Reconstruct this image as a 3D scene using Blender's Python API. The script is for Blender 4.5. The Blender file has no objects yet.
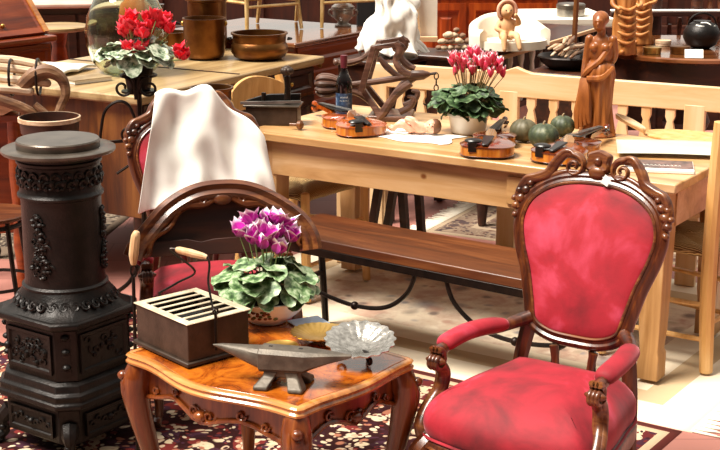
import bpy, bmesh, math, random
from mathutils import Vector, Matrix, Euler, noise as mnoise
random.seed(7)
PI = math.pi
SC = bpy.context.scene
COL = SC.collection
V = Vector

# ---------------------------------------------------------------- camera
PITCH = math.radians(14.5); FPX = 1400.0; CAMH = 1.8
def spot(px, py, z):
    """world x, y of the point at height z seen at this place of the photograph"""
    c, s = math.cos(PITCH), math.sin(PITCH)
    dx, dy, dz = px - 360, FPX * c + (225 - py) * s, -FPX * s + (225 - py) * c
    t = (z - CAMH) / dz
    return V((dx * t, dy * t, z))
def spot_y(px, py, y):
    c, s = math.cos(PITCH), math.sin(PITCH)
    dx, dy, dz = px - 360, FPX * c + (225 - py) * s, -FPX * s + (225 - py) * c
    t = y / dy
    return V((dx * t, y, CAMH + dz * t))
cam_d = bpy.data.cameras.new('camera')
cam = bpy.data.objects.new('camera', cam_d); COL.objects.link(cam)
cam.location = (0, 0, CAMH); cam.rotation_euler = (PI / 2 - PITCH, 0, 0)
cam_d.sensor_width = 36; cam_d.lens = FPX / 720 * 36; cam_d.clip_end = 100
SC.camera = cam

# ---------------------------------------------------------------- materials
def lin(h):
    h = h.lstrip('#'); o = []
    for i in (0, 2, 4):
        c = int(h[i:i + 2], 16) / 255
        o.append(c / 12.92 if c <= .04045 else ((c + .055) / 1.055) ** 2.4)
    return (*o, 1)
class NT:
    def __init__(s, name):
        s.m = bpy.data.materials.new(name); s.m.use_nodes = True
        s.t = s.m.node_tree; s.b = s.t.nodes['Principled BSDF']; s.out = s.t.nodes['Material Output']
    def n(s, typ, **kw):
        nd = s.t.nodes.new(typ)
        for k, v in kw.items(): setattr(nd, k, v)
        return nd
    def l(s, a, b): s.t.links.new(a, b)
    def coord(s, scale=(1, 1, 1), kind='Object', rot=(0, 0, 0)):
        tc = s.n('ShaderNodeTexCoord'); mp = s.n('ShaderNodeMapping')
        mp.inputs['Scale'].default_value = scale; mp.inputs['Rotation'].default_value = rot
        s.l(tc.outputs[kind], mp.inputs[0]); return mp.outputs[0]
    def noise(s, vec, scale, detail=4, rough=.55, dist=0):
        nd = s.n('ShaderNodeTexNoise'); nd.inputs['Scale'].default_value = scale
        nd.inputs['Detail'].default_value = detail; nd.inputs['Roughness'].default_value = rough
        nd.inputs['Distortion'].default_value = dist
        if vec is not None: s.l(vec, nd.inputs['Vector'])
        return nd.outputs['Fac']
    def ramp(s, fac, stops, interp='LINEAR'):
        r = s.n('ShaderNodeValToRGB'); r.color_ramp.interpolation = interp
        e = r.color_ramp.elements; e.remove(e[-1])
        for i, (p, c) in enumerate(stops):
            q = e[0] if i == 0 else e.new(p)
            q.position = p; q.color = lin(c) if isinstance(c, str) else (c if isinstance(c, tuple) else (c, c, c, 1))
        s.l(fac, r.inputs[0]); return r.outputs[0]
    def mix(s, fac, a, b, mode='MIX'):
        m = s.n('ShaderNodeMix', data_type='RGBA', blend_type=mode)
        if isinstance(fac, (int, float)): m.inputs[0].default_value = fac
        else: s.l(fac, m.inputs[0])
        for i, x in ((6, a), (7, b)):
            if isinstance(x, str): m.inputs[i].default_value = lin(x)
            else: s.l(x, m.inputs[i])
        return m.outputs[2]
    def math(s, op, a, b=None, c=None):
        m = s.n('ShaderNodeMath', operation=op)
        for i, x in enumerate((a, b, c)):
            if x is None: continue
            if isinstance(x, (int, float)): m.inputs[i].default_value = x
            else: s.l(x, m.inputs[i])
        return m.outputs[0]
    def bump(s, h, strength=.3, dist=.01):
        b = s.n('ShaderNodeBump'); b.inputs['Strength'].default_value = strength; b.inputs['Distance'].default_value = dist
        s.l(h, b.inputs['Height']); s.l(b.outputs[0], s.b.inputs['Normal'])
    def set(s, **kw):
        for k, v in kw.items():
            k = k.replace('_', ' ').title().replace('Ior', 'IOR')
            if k in s.b.inputs:
                if isinstance(v, (int, float)): s.b.inputs[k].default_value = v
                elif isinstance(v, str): s.b.inputs[k].default_value = lin(v)
                else: s.l(v, s.b.inputs[k])
        return s
def wood(name, dark, mid, light, rough=.4, axis=0, scale=1.0, coat=0.0, knots=False, bump=.15):
    t = NT(name); sc = [22 * scale] * 3; sc[axis] = 2.2 * scale
    v = t.coord(tuple(sc)); f = t.noise(v, 1.0, 6, .6, .6)
    c = t.ramp(f, [(.3, dark), (.5, mid), (.72, light)])
    big = t.noise(t.coord((1, 1, 1)), 3.0, 3)
    c = t.mix(t.math('MULTIPLY', big, .35), c, dark)
    if knots:
        vo = t.n('ShaderNodeTexVoronoi'); vo.inputs['Scale'].default_value = 4.2
        t.l(t.coord((.8, .0 if knots == 'upright' else 1, 1)), vo.inputs['Vector'])
        k = t.ramp(vo.outputs['Distance'], [(.032, 1.0), (.062, 0.0)])
        c = t.mix(k, c, '#7a4415')
    t.set(base_color=c, roughness=rough, coat_weight=coat, coat_roughness=.12)
    t.bump(f, bump, .004); return t.m
def plain(name, c1, c2=None, rough=.5, metal=0.0, scale=12, bump=0.0, bscale=60, **kw):
    t = NT(name); c2 = c2 or c1
    v = t.coord()
    t.set(base_color=t.ramp(t.noise(v, scale, 5), [(.35, c1), (.68, c2)]), roughness=rough, metallic=metal, **kw)
    if bump: t.bump(t.noise(v, bscale, 4), bump, .004)
    return t.m
M = {}
M['walnut'] = wood('walnut', '#220d05', '#4c200d', '#7a4019', .32, 2, 1.3, .3)
M['walnut_carved'] = wood('walnut_carved', '#2a1107', '#643216', '#98602e', .34, 0, 1.5, .3)
M['mahogany'] = wood('mahogany', '#2e0f06', '#5a220c', '#7e3616', .35, 0, 1.0, .3)
M['redwood'] = wood('redwood', '#5a1f08', '#8e3a10', '#b0521a', .35, 0, .8, .3)
M['dark_oak'] = wood('dark_oak', '#1c0a05', '#36170a', '#552a12', .45, 0, 1.0, .1)
M['chest_oak'] = wood('chest_oak', '#34190a', '#6c3c14', '#955e28', .42, 2, .8, .15)
M['sideboard_top'] = wood('sideboard_top', '#7d6040', '#a5885c', '#c7ad80', .38, 0, .6, .2)
M['pine'] = wood('pine', '#946838', '#bf9462', '#d8b48a', .34, 0, .7, .15, True, .08)
M['pine_upright'] = wood('pine_upright', '#946838', '#b98c5a', '#cfa87c', .42, 2, .7, .1, False, .08)
M['pine_pale'] = wood('pine_pale', '#cca06c', '#dfbc92', '#eed6b4', .45, 0, .6, .05, 'upright', .06)
M['pine_pale_up'] = wood('pine_pale_up', '#c89c68', '#dab68a', '#e8ceaa', .45, 2, .6, .05, False, .06)
M['bench_wood'] = wood('bench_wood', '#2c1306', '#56290f', '#784422', .42, 0, .9, .1)
M['chair_beech'] = wood('chair_beech', '#b5813f', '#d3a262', '#e3bc84', .45, 2, .9, .05, False, .08)
M['statue_wood'] = wood('statue_wood', '#6a3512', '#945321', '#b06c33', .38, 2, .9, .15, False, .25)
M['pale_wood'] = wood('pale_wood', '#b08050', '#d8b48a', '#efd9b8', .5, 2, 1.0, 0, False, .1)
M['gold_wood'] = plain('gold_wood', '#b8904c', '#e0c088', .38, .15)
def velvet():
    t = NT('red_velvet'); v = t.coord()
    f = t.noise(v, 5.5, 4, .55, .4); g = t.noise(v, 160, 2)
    c = t.ramp(f, [(.30, '#54030d'), (.45, '#82081a'), (.58, '#9c1024'), (.74, '#c2405a')])
    c = t.mix(t.math('MULTIPLY', g, .25), c, '#8a0a1e')
    t.set(base_color=c, roughness=.75, sheen_weight=.4, sheen_roughness=.35, sheen_tint='#f0a0a8')
    t.bump(t.math('ADD', t.math('MULTIPLY', f, 1.0), t.math('MULTIPLY', g, .15)), .12, .01); return t.m
M['velvet'] = velvet()
def burl():
    t = NT('burl_walnut'); v = t.coord()
    f = t.noise(v, 9, 7, .65, 1.6); g = t.noise(v, 38, 5, .6, .8)
    c = t.ramp(f, [(.3, '#4e1d06'), (.46, '#9a4a10'), (.6, '#c26c1c'), (.75, '#8a3f10')])
    c = t.mix(t.math('MULTIPLY', g, .35), c, '#5a2408')
    t.set(base_color=c, roughness=.2, coat_weight=.5, coat_roughness=.08); return t.m
M['burl'] = burl()
M['table_wood'] = wood('table_wood', '#3c1506', '#703410', '#9c5824', .28, 2, 1.1, .4)
M['moulding'] = wood('moulding', '#7a4016', '#b87634', '#d89c58', .22, 0, 1.0, .5)
M['iron'] = plain('cast_iron', '#0e0a08', '#1f1815', .42, .5, 20, .35, 120)
M['iron_top'] = plain('iron_top', '#4a423a', '#645a50', .34, .5, 14, .06, 90)  # paler iron; skylight on the stove lid is put into this colour
M['iron_rod'] = plain('iron_rod', '#120d0b', '#2a1d16', .4, .6, 20, .1)
M['anvil'] = plain('anvil_steel', '#443c33', '#675d51', .5, .35, 18, .3, 90)
M['box_metal'] = plain('box_metal', '#2a1e14', '#46352a', .5, .3, 14, .2, 80)
M['box_top'] = plain('box_top', '#b8a68a', '#d8c9ae', .45, .2, 18, .1)
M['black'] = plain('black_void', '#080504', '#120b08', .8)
M['copper'] = plain('copper', '#553014', '#85582a', .34, .85, 7, .08, 30)
M['brass'] = plain('brass', '#a27a34', '#d2ab62', .3, .9, 10, .06)
def silver():
    t = NT('silver'); v = t.coord()
    f = t.noise(v, 70, 4, .6, .5)
    t.set(base_color=t.ramp(f, [(.3, '#8a857e'), (.7, '#cfcac2')]), roughness=.25, metallic=1.0); t.bump(f, .35, .005); return t.m
M['silver'] = silver()
M['pewter'] = plain('pewter', '#8a8680', '#bdb8b0', .3, .8)
def cloth(name, a, b):
    t = NT(name); v = t.coord()
    t.set(base_color=t.ramp(t.noise(v, 6, 3), [(.3, a), (.7, b)]), roughness=.85, sheen_weight=.15)
    t.bump(t.noise(v, 240, 2), .08, .002); return t.m
M['white_cloth'] = cloth('white_cloth', '#e6e0d6', '#f6f2ea')
M['cream_cloth'] = cloth('cream_cloth', '#e3d6bf', '#f3ead8')
M['ceramic'] = plain('white_ceramic', '#e8e2d6', '#f4efe6', .22, 0, 6)
def leafmat(name, dark, mid, pale, lo=.35, hi=.62):
    t = NT(name); v = t.coord()
    a = t.n('ShaderNodeAttribute', attribute_name='w')
    f = t.math('ADD', t.noise(v, 55, 3), t.math('MULTIPLY', a.outputs['Fac'], .12))
    c = t.ramp(f, [(lo, dark), ((lo + hi) / 2, mid), (hi + .06, pale)])
    t.set(base_color=c, roughness=.5); t.b.inputs['Subsurface Weight'].default_value = 0; return t.m
M['leaf_pale'] = leafmat('leaf_pale', '#26401c', '#5c7a48', '#aebf98', .40, .66)
M['leaf_dark'] = leafmat('leaf_dark', '#16260f', '#2f4a22', '#6f8660', .4, .7)
M['leaf_grey'] = leafmat('leaf_grey', '#20301a', '#5f7455', '#c4ccb4', .36, .6)
def petal(name, base, mid, tip, p=(.3, .8)):
    t = NT(name); a = t.n('ShaderNodeAttribute', attribute_name='w')
    c = t.ramp(a.outputs['Fac'], [(0, base), (p[0], mid), (p[1], mid), (min(1, p[1] + .17), tip)])
    t.set(base_color=c, roughness=.55, sheen_weight=.2); return t.m
M['petal_purple'] = petal('petal_purple', '#8a0e7a', '#c81cac', '#fdeef8', (.3, .62))
M['petal_pink'] = petal('petal_pink', '#d01038', '#f03c66', '#fce0e6', (.35, .70))
M['petal_red'] = petal('petal_red', '#d00820', '#f01c3c', '#f8506c', (.3, .8))
M['stem'] = plain('stem', '#6d4a30', '#8d7a4a', .6)
M['stem_green'] = plain('stem_green', '#6f8a50', '#8da068', .6)
M['soil'] = plain('soil', '#1a0f08', '#35231a', .9, 0, 40)
M['terracotta'] = plain('terracotta', '#a0502c', '#bd6d42', .7)
M['plaster'] = plain('plaster_flesh', '#e0b394', '#f0cdb2', .5, 0, 20)
M['hair'] = plain('hair_brown', '#5a321c', '#744a2a', .6)
M['paper'] = plain('paper', '#e9e6dc', '#f3f1ea', .6, 0, 3)
M['rush'] = None
def rush():
    t = NT('woven_rush'); v = t.coord()
    w = t.n('ShaderNodeTexWave'); w.inputs['Scale'].default_value = 42; w.inputs['Distortion'].default_value = 3
    w.inputs['Detail'].default_value = 2; t.l(v, w.inputs['Vector'])
    c = t.ramp(w.outputs['Fac'], [(.1, '#6e4c24'), (.5, '#a5804a'), (.9, '#cfae74')])
    t.set(base_color=c, roughness=.8); t.bump(w.outputs['Fac'], .6, .006); return t.m
M['rush'] = rush()
def pumpkin():
    t = NT('pumpkin_rind'); v = t.coord(); f = t.noise(v, 26, 5, .6)
    t.set(base_color=t.ramp(f, [(.32, '#1e2618'), (.55, '#40482f'), (.75, '#7c7c5c')]), roughness=.55); return t.m
M['pumpkin'] = pumpkin()
M['pumpkin_brown'] = plain('pumpkin_brown', '#3e3a26', '#665c40', .55, 0, 30)
def glass(name, tint, rough=.02):
    t = NT(name); t.set(base_color=tint, roughness=rough, ior=1.45, transmission_weight=1.0); return t.m
M['glass'] = glass('glass_pale', '#e6f0dc')
M['bottle_glass'] = plain('bottle_glass', '#070506', '#120a0a', .08, 0, 3, 0, 60, coat_weight=.6)
M['violin'] = wood('violin_varnish', '#6e2606', '#a84a10', '#c86a20', .18, 0, 1.2, .8, False, .04)
M['violin_dark'] = wood('violin_varnish_dark', '#3c1406', '#6b2a0c', '#8e4418', .16, 0, 1.2, .8, False, .04)
M['violin_rib'] = wood('violin_rib', '#7d3508', '#c0701c', '#dc9638', .25, 2, 1.5, .6, False, .04)
M['ebony'] = plain('ebony', '#0c0806', '#1c120d', .3)

# ---------------------------------------------------------------- mesh builder
def frames(pts, up=None, closed=False):
    n = len(pts); T = []
    for i in range(n):
        a = pts[i - 1] if (i > 0 or closed) else pts[0]
        b = pts[(i + 1) % n] if (i < n - 1 or closed) else pts[-1]
        t = (b - a); T.append(t.normalized() if t.length > 1e-9 else V((0, 0, 1)))
    out = []
    if up is not None:
        up = V(up)
        for t in T:
            s = up.cross(t)
            s = s.normalized() if s.length > 1e-6 else V((1, 0, 0))
            out.append((s, t.cross(s).normalized()))
    else:
        t = T[0]; ref = V((0, 0, 1)) if abs(t.z) < .9 else V((1, 0, 0))
        s = ref.cross(t).normalized()
        for i in range(n):
            t = T[i]; s = (s - t * s.dot(t))
            s = s.normalized() if s.length > 1e-6 else V((1, 0, 0))
            out.append((s, t.cross(s).normalized()))
    return out
def cr(pts, k=6, closed=False):
    """smooth curve through the points"""
    P = [V(p) if len(p) == 3 else V((p[0], p[1], 0)) for p in pts]; n = len(P); out = []
    for i in range(n if closed else n - 1):
        g = lambda j: P[j % n] if closed else P[max(0, min(n - 1, j))]
        a, b, c, d = g(i - 1), g(i), g(i + 1), g(i + 2)
        for q in range(k):
            t = q / k
            out.append(.5 * ((2 * b) + (c - a) * t + (2 * a - 5 * b + 4 * c - d) * t * t + (3 * b - a - 3 * c + d) * t ** 3))
    if not closed: out.append(P[-1].copy())
    return out
def spiral(cx, cy, r0, r1, a0, a1, n=18):
    return [V((cx + (r0 + (r1 - r0) * i / n) * math.cos(a0 + (a1 - a0) * i / n), cy + (r0 + (r1 - r0) * i / n) * math.sin(a0 + (a1 - a0) * i / n), 0)) for i in range(n + 1)]
def offs(poly, d):
    n = len(poly); out = []
    area = sum(poly[i].x * poly[(i + 1) % n].y - poly[(i + 1) % n].x * poly[i].y for i in range(n))
    sg = 1 if area > 0 else -1
    for i in range(n):
        t = (poly[(i + 1) % n] - poly[i - 1]); t = V((t.x, t.y, 0)).normalized()
        out.append(poly[i] + V((t.y, -t.x, 0)) * d * sg)
    return out
class MB:
    def __init__(s): s.v = []; s.f = []; s.w = []; s.cw = 0.0
    def add(s, vs, fs, ws=None):
        b = len(s.v); s.v += [tuple(x) for x in vs]; s.w += list(ws) if ws else [s.cw] * len(vs)
        s.f += [tuple(b + i for i in f) for f in fs]; return s
    def box(s, c, d, rz=0, Mx=None):
        x, y, z = d[0] / 2, d[1] / 2, d[2] / 2
        R = Mx if Mx is not None else Matrix.Rotation(rz, 3, 'Z')
        vs = [V(c) + R @ V((a * x, b * y, e * z)) for a in (-1, 1) for b in (-1, 1) for e in (-1, 1)]
        return s.add(vs, [(0, 1, 3, 2), (4, 6, 7, 5), (0, 4, 5, 1), (2, 3, 7, 6), (0, 2, 6, 4), (1, 5, 7, 3)])
    def beam(s, a, b, w, h, up=(0, 0, 1)):
        a, b = V(a), V(b); t = (b - a).normalized(); u = V(up)
        sd = u.cross(t); sd = sd.normalized() if sd.length > 1e-5 else V((1, 0, 0)); u = t.cross(sd)
        vs = [p + sd * (w / 2 * i) + u * (h / 2 * j) for p in (a, b) for i, j in ((-1, -1), (1, -1), (1, 1), (-1, 1))]
        return s.add(vs, [(0, 1, 2, 3), (7, 6, 5, 4), (0, 4, 5, 1), (1, 5, 6, 2), (2, 6, 7, 3), (3, 7, 4, 0)])
    def loft(s, rings, cap0=True, cap1=True, closed=True, loop=False):
        n = len(rings[0]); vs = [p for r in rings for p in r]; fs = []
        m = len(rings)
        for i in range(m if loop else m - 1):
            for j in range(n if closed else n - 1):
                a, b = i * n + j, i * n + (j + 1) % n
                c, d = ((i + 1) % m) * n + (j + 1) % n, ((i + 1) % m) * n + j
                fs.append((a, b, c, d))
        if not loop and closed:
            if cap0: fs.append(tuple(range(n))[::-1])
            if cap1: fs.append(tuple(range((m - 1) * n, m * n)))
        return s.add(vs, fs)
    def sweep(s, pts, prof, up=None, closed=False, sc=None):
        pts = [V(p) for p in pts]; F = frames(pts, up, closed); n = len(pts); rings = []
        for i, p in enumerate(pts):
            k = 1 if sc is None else (sc(i / (n - 1)) if callable(sc) else sc[i])
            a, b = F[i]; rings.append([p + a * (x * k) + b * (y * k) for x, y in prof])
        return s.loft(rings, loop=closed)
    def tube(s, pts, r, n=8, closed=False, ex=1, ey=1, up=None):
        prof = [(ex * math.cos(2 * PI * i / n), ey * math.sin(2 * PI * i / n)) for i in range(n)]
        m = len(pts)
        if callable(r): sc = r
        elif isinstance(r, (list, tuple)):
            L = r; sc = lambda t: L[min(len(L) - 1, int(t * (len(L) - 1)))] + (L[min(len(L) - 1, int(t * (len(L) - 1)) + 1)] - L[min(len(L) - 1, int(t * (len(L) - 1)))]) * (t * (len(L) - 1) % 1)
        else: sc = lambda t: r
        return s.sweep(pts, prof, up, closed, sc)
    def lathe(s, prof, n=28, c=(0, 0, 0), Mx=None, fn=None, ring=False):
        c = V(c); rings = []; RING = ring
        for r, z in prof:
            r = max(r, 1e-4); rg = []
            for i in range(n):
                a = 2 * PI * i / n; rr = r * (fn(a, z) if fn else 1)
                p = V((rr * math.cos(a), rr * math.sin(a), z))
                rg.append(c + (Mx @ p if Mx is not None else p))
            rings.append(rg)
        return s.loft(rings, loop=True) if RING else s.loft(rings)
    def ell(s, c, r, Mx=None, nu=12, nv=8):
        if isinstance(r, (int, float)): r = (r, r, r)
        c = V(c); rings = []
        for j in range(nv + 1):
            th = PI * j / nv; rr = max(math.sin(th), 1e-3)
            ring = []
            for i in range(nu):
                p = V((r[0] * rr * math.cos(2 * PI * i / nu), r[1] * rr * math.sin(2 * PI * i / nu), -r[2] * math.cos(th)))
                ring.append(c + (Mx @ p if Mx is not None else p))
            rings.append(ring)
        return s.loft(rings)
    def prism(s, poly, z0, z1, fn=None):
        q = [V(p) if len(p) == 3 else V((p[0], p[1], 0)) for p in poly]
        f = fn or (lambda p: p)
        return s.loft([[f(V((p.x, p.y, z0))) for p in q], [f(V((p.x, p.y, z1))) for p in q]])
    def grid(s, fn, nu, nv, wfn=None):
        vs = []; ws = []
        for j in range(nv + 1):
            for i in range(nu + 1):
                vs.append(fn(i / nu, j / nv)); ws.append(wfn(i / nu, j / nv) if wfn else s.cw)
        fs = [(j * (nu + 1) + i, j * (nu + 1) + i + 1, (j + 1) * (nu + 1) + i + 1, (j + 1) * (nu + 1) + i) for j in range(nv) for i in range(nu)]
        return s.add(vs, fs, ws)
    def xf(s, Mx): s.v = [tuple(Mx @ V(p)) for p in s.v]; return s
    def merge(s, o, Mx=None):
        return s.add([Mx @ V(p) if Mx is not None else p for p in o.v], o.f, o.w)
    def build(s, name, m, parent=None, smooth=35, bevel=0, seg=2, solid=0, sub=0, remesh=0, relax=3, loc=None, noisy=None):
        me = bpy.data.meshes.new(name); me.from_pydata(s.v, [], s.f)
        if any(s.w):
            at = me.attributes.new('w', 'FLOAT', 'POINT'); at.data.foreach_set('value', s.w)
        bm = bmesh.new(); bm.from_mesh(me); bmesh.ops.recalc_face_normals(bm, faces=bm.faces); bm.to_mesh(me); bm.free()
        o = bpy.data.objects.new(name, me); COL.objects.link(o)
        if remesh:
            r = o.modifiers.new('r', 'REMESH'); r.mode = 'VOXEL'; r.voxel_size = remesh
            if relax:
                k = o.modifiers.new('k', 'SMOOTH'); k.iterations = relax; k.factor = .5
            dg = bpy.context.evaluated_depsgraph_get(); dg.update()
            nm = bpy.data.meshes.new_from_object(o.evaluated_get(dg)); o.modifiers.clear(); o.data = nm; bpy.data.meshes.remove(me); me = nm; me.name = name
            if noisy:
                amp, sc = noisy
                for vv in me.vertices:
                    vv.co += vv.normal * amp * mnoise.noise(vv.co * sc)
        me.materials.clear(); me.materials.append(M[m] if isinstance(m, str) else m)
        if smooth is not None:
            me.polygons.foreach_set('use_smooth', [True] * len(me.polygons))
            if smooth < 180: me.set_sharp_from_angle(angle=math.radians(smooth))
        if solid:
            q = o.modifiers.new('solid', 'SOLIDIFY'); q.thickness = solid; q.offset = 0
        if bevel:
            q = o.modifiers.new('bevel', 'BEVEL'); q.width = bevel; q.segments = seg; q.limit_method = 'ANGLE'; q.angle_limit = math.radians(40)
        if sub:
            q = o.modifiers.new('sub', 'SUBSURF'); q.levels = sub; q.render_levels = sub
        if parent is not None: o.parent = parent
        if loc is not None: o.location = loc
        return o
def tag(o, label, cat, group=None, kind=None):
    o['label'] = label; o['category'] = cat
    if group: o['group'] = group
    if kind: o['kind'] = kind
    return o
def thing(name, label, cat, loc=(0, 0, 0), rz=0, group=None):
    o = bpy.data.objects.new(name, None); COL.objects.link(o); o.empty_display_size = .05
    o.location = loc; o.rotation_euler = (0, 0, rz); return tag(o, label, cat, group)
def struct(o): o['kind'] = 'structure'; return o
KIDS = lambda o: [c for c in bpy.data.objects if c.parent == o]
def copy_tree(o, parent=None):
    c = o.copy(); COL.objects.link(c)
    if parent is not None: c.parent = parent
    for k in KIDS(o): copy_tree(k, c)
    return c
def lab(o, text): o['label'] = text; return o
R3 = lambda a, ax='Z': Matrix.Rotation(a, 3, ax)
# ================================================================ setting
def world():
    w = bpy.data.worlds.new('sky'); SC.world = w; w.use_nodes = True; t = w.node_tree
    bg = t.nodes['Background']; tc = t.nodes.new('ShaderNodeTexCoord'); sx = t.nodes.new('ShaderNodeSeparateXYZ')
    t.links.new(tc.outputs['Generated'], sx.inputs[0])
    # bright open sky above and beyond the stalls, darker towards the arcade at our back
    m1 = t.nodes.new('ShaderNodeMath'); m1.operation = 'MULTIPLY_ADD'; m1.inputs[1].default_value = .55; m1.inputs[2].default_value = .30
    t.links.new(sx.outputs['Z'], m1.inputs[0])
    m2 = t.nodes.new('ShaderNodeMath'); m2.operation = 'MULTIPLY_ADD'; m2.inputs[1].default_value = .30
    t.links.new(sx.outputs['Y'], m2.inputs[0]); t.links.new(m1.outputs[0], m2.inputs[2])
    r = t.nodes.new('ShaderNodeValToRGB'); e = r.color_ramp.elements
    e[0].position = .15; e[0].color = (.035, .028, .024, 1); e[1].position = .82; e[1].color = (1, .95, .86, 1)
    q = e.new(.42); q.color = (.24, .21, .178, 1)
    t.links.new(m2.outputs[0], r.inputs[0]); t.links.new(r.outputs[0], bg.inputs[0]); bg.inputs[1].default_value = .62
world()
sd = bpy.data.lights.new('sun', 'SUN'); sun = bpy.data.objects.new('sun', sd); COL.objects.link(sun)
sd.energy = 4.9; sd.angle = math.radians(26); sd.color = (1, .94, .84)
sun.rotation_euler = Euler((math.radians(12), math.radians(-27), 0)) 
SC.view_settings.view_transform = 'Standard'; SC.view_settings.look = 'None'; SC.view_settings.gamma = 1
SC.view_settings.exposure = 0.9

def terracotta_floor():
    t = NT('terracotta_floor'); v = t.coord()
    br = t.n('ShaderNodeTexBrick'); br.inputs['Scale'].default_value = 1; br.offset = .5
    br.inputs['Brick Width'].default_value = .6; br.inputs['Row Height'].default_value = .3; br.inputs['Mortar Size'].default_value = .004
    br.inputs['Color1'].default_value = lin('#9c6458'); br.inputs['Color2'].default_value = lin('#a77064'); br.inputs['Mortar'].default_value = lin('#85544a')
    t.l(v, br.inputs['Vector'])
    c = t.mix(t.math('MULTIPLY', t.noise(v, 4, 4), .5), br.outputs['Color'], '#946258')
    t.set(base_color=c, roughness=.6); return t.m
struct(MB().box((0, 8, -.05), (24, 20, .1)).build('floor', terracotta_floor()))
M['wall'] = wood('wall_panelling', '#1e0c06', '#3a190b', '#552711', .5, 2, .5, 0)
wb = struct(MB().box((0, 14.1, .55), (24, .2, 1.1)).build('wall_back', 'wall'))
tr = MB()
for i in range(25):
    tr.box((-12 + i, 13.98, .55), (.1, .06, 1.1))
tr.box((0, 13.97, .12), (24, .08, .24)); tr.box((0, 14.05, 1.12), (24, .36, .06))
struct(tr.build('trim_1', 'dark_oak', bevel=.01))

# ---------------------------------------------------------------- rugs
def rug_mat(name, W, L, field, motif, border, edge, scale, soft=False):
    """woven pattern: medallion field, patterned border, guard stripes; coordinates are metres on the rug"""
    t = NT(name); v = t.coord()
    sx = t.n('ShaderNodeSeparateXYZ'); t.l(v, sx.inputs[0])
    ax = t.math('ABSOLUTE', sx.outputs['X']); ay = t.math('ABSOLUTE', sx.outputs['Y'])
    d = t.math('MINIMUM', t.math('SUBTRACT', L / 2, ax), t.math('SUBTRACT', W / 2, ay))      # distance from the edge
    wob = t.n('ShaderNodeVectorMath', operation='MULTIPLY_ADD')
    nz = t.n('ShaderNodeTexNoise'); nz.inputs['Scale'].default_value = scale * .6; t.l(v, nz.inputs['Vector'])
    wob.inputs[1].default_value = (.12, .12, 0); t.l(nz.outputs['Color'], wob.inputs[0]); t.l(v, wob.inputs[2])
    P_ = wob.outputs[0]
    def cells(sc, th0, th1, prob, cols, metric='EUCLIDEAN', rnd=.8):
        vo = t.n('ShaderNodeTexVoronoi', feature='F1', distance=metric); vo.inputs['Scale'].default_value = sc; vo.inputs['Randomness'].default_value = rnd
        t.l(P_, vo.inputs['Vector']); h = t.n('ShaderNodeSeparateColor'); t.l(vo.outputs['Color'], h.inputs[0])
        m = t.math('MULTIPLY', t.ramp(vo.outputs['Distance'], [(th0, 1.0), (th1, 0.0)]), t.math('LESS_THAN', h.outputs[1], prob))
        return m, t.ramp(h.outputs[0], [(k / len(cols), c) for k, c in enumerate(cols)], 'CONSTANT')
    f = t.mix(.0, field, field); bcol = t.mix(.0, border, border)
    if soft:
        sm = t.ramp(t.noise(v, 5, 5, .65), [(.42, 0.0), (.62, .8)]); f = t.mix(sm, f, motif[3])
        for sc, th0, th1, pr in ((5.5, .15, .50, .6), (10, .18, .50, .5), (19, .2, .5, .5)):
            m, c_ = cells(sc, th0, th1, pr, motif); f = t.mix(t.math('MULTIPLY', m, .85), f, c_)
    else:
        for sc, th0, th1, pr, me in ((scale * 1.1, .44, .48, .75, 'EUCLIDEAN'), (scale * 1.9, .40, .46, .7, 'EUCLIDEAN'), (scale * 3.4, .40, .48, .65, 'EUCLIDEAN'), (scale * 5.6, .38, .48, .55, 'EUCLIDEAN')):
            m, c_ = cells(sc, th0, th1, pr, motif if me == 'EUCLIDEAN' else motif[::-1], me); f = t.mix(m, f, c_); bcol = t.mix(m, bcol, c_)
    bands = edge                                                  # [(distance from edge, colour or None)]
    c = f
    for dist, colr in bands[::-1]:
        m = t.math('LESS_THAN', d, dist)
        c = t.mix(m, c, bcol if colr is None else colr)
    wear = t.noise(v, 7, 4)
    c = t.mix(t.math('MULTIPLY', wear, .3), c, border)
    t.set(base_color=c, roughness=1.0, specular_ior_level=.15)
    t.bump(t.noise(v, 300, 2), .3, .003); return t.m
def rug(name, label, corner, ang, L, W, m, fr_ends=(True, True), z=.0):
    """corner = nearest right corner in the world, length runs along ang, width away from it"""
    u = V((math.cos(ang), math.sin(ang), 0)); w = V((math.sin(ang), -math.cos(ang), 0))
    c = V((corner[0], corner[1], 0)) + u * L / 2 + w * W / 2
    t = thing(name, label, 'rug', (c.x, c.y, z), ang)
    b = MB(); b.grid(lambda a, e: V(((a - .5) * L, (e - .5) * W, -.0005 + .0008 * mnoise.noise(V((a * 9, e * 9, 1))))), 40, 30)
    o = b.build('pile', m, t, smooth=180, solid=.006)
    f = MB(); rr = random.Random(3)
    for s, on in ((-1, fr_ends[0]), (1, fr_ends[1])):
        if not on: continue
        n = int(W / .012)
        for i in range(n):
            y = -W / 2 + W * (i + .5) / n; x0 = s * L / 2; ln = .06 + rr.random() * .05; dy = (rr.random() - .5) * .035
            f.tube([V((x0 - s * .01, y, .003)), V((x0 + s * ln * .5, y + dy * .3, .003)), V((x0 + s * ln, y + dy, .003))], .003, 4)
    if f.v:
        q = f.build('fringe', 'cream_cloth', t, smooth=180); q['kind'] = 'stuff'
    return t
ANG = math.atan2(.56, -.83)
CR = spot(692, 433, 0)
M['rug_cream'] = rug_mat('rug_cream', 1.62, 2.35, '#d6c6ae', ['#a8947e', '#5e4c4c', '#cdbba2', '#a87c6c', '#e0d2bc', '#6c6a78'], '#d2c0a4',
                         [(.17, '#e0d2ba'), (.27, '#b49a76'), (.40, '#d8c8ae')], 5.5, True)
rug('fringed_rug', 'pale cream rug with faded floral field and white fringe under the long pine table', CR, ANG, 2.35, 1.62, M['rug_cream'], (True, False))
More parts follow.
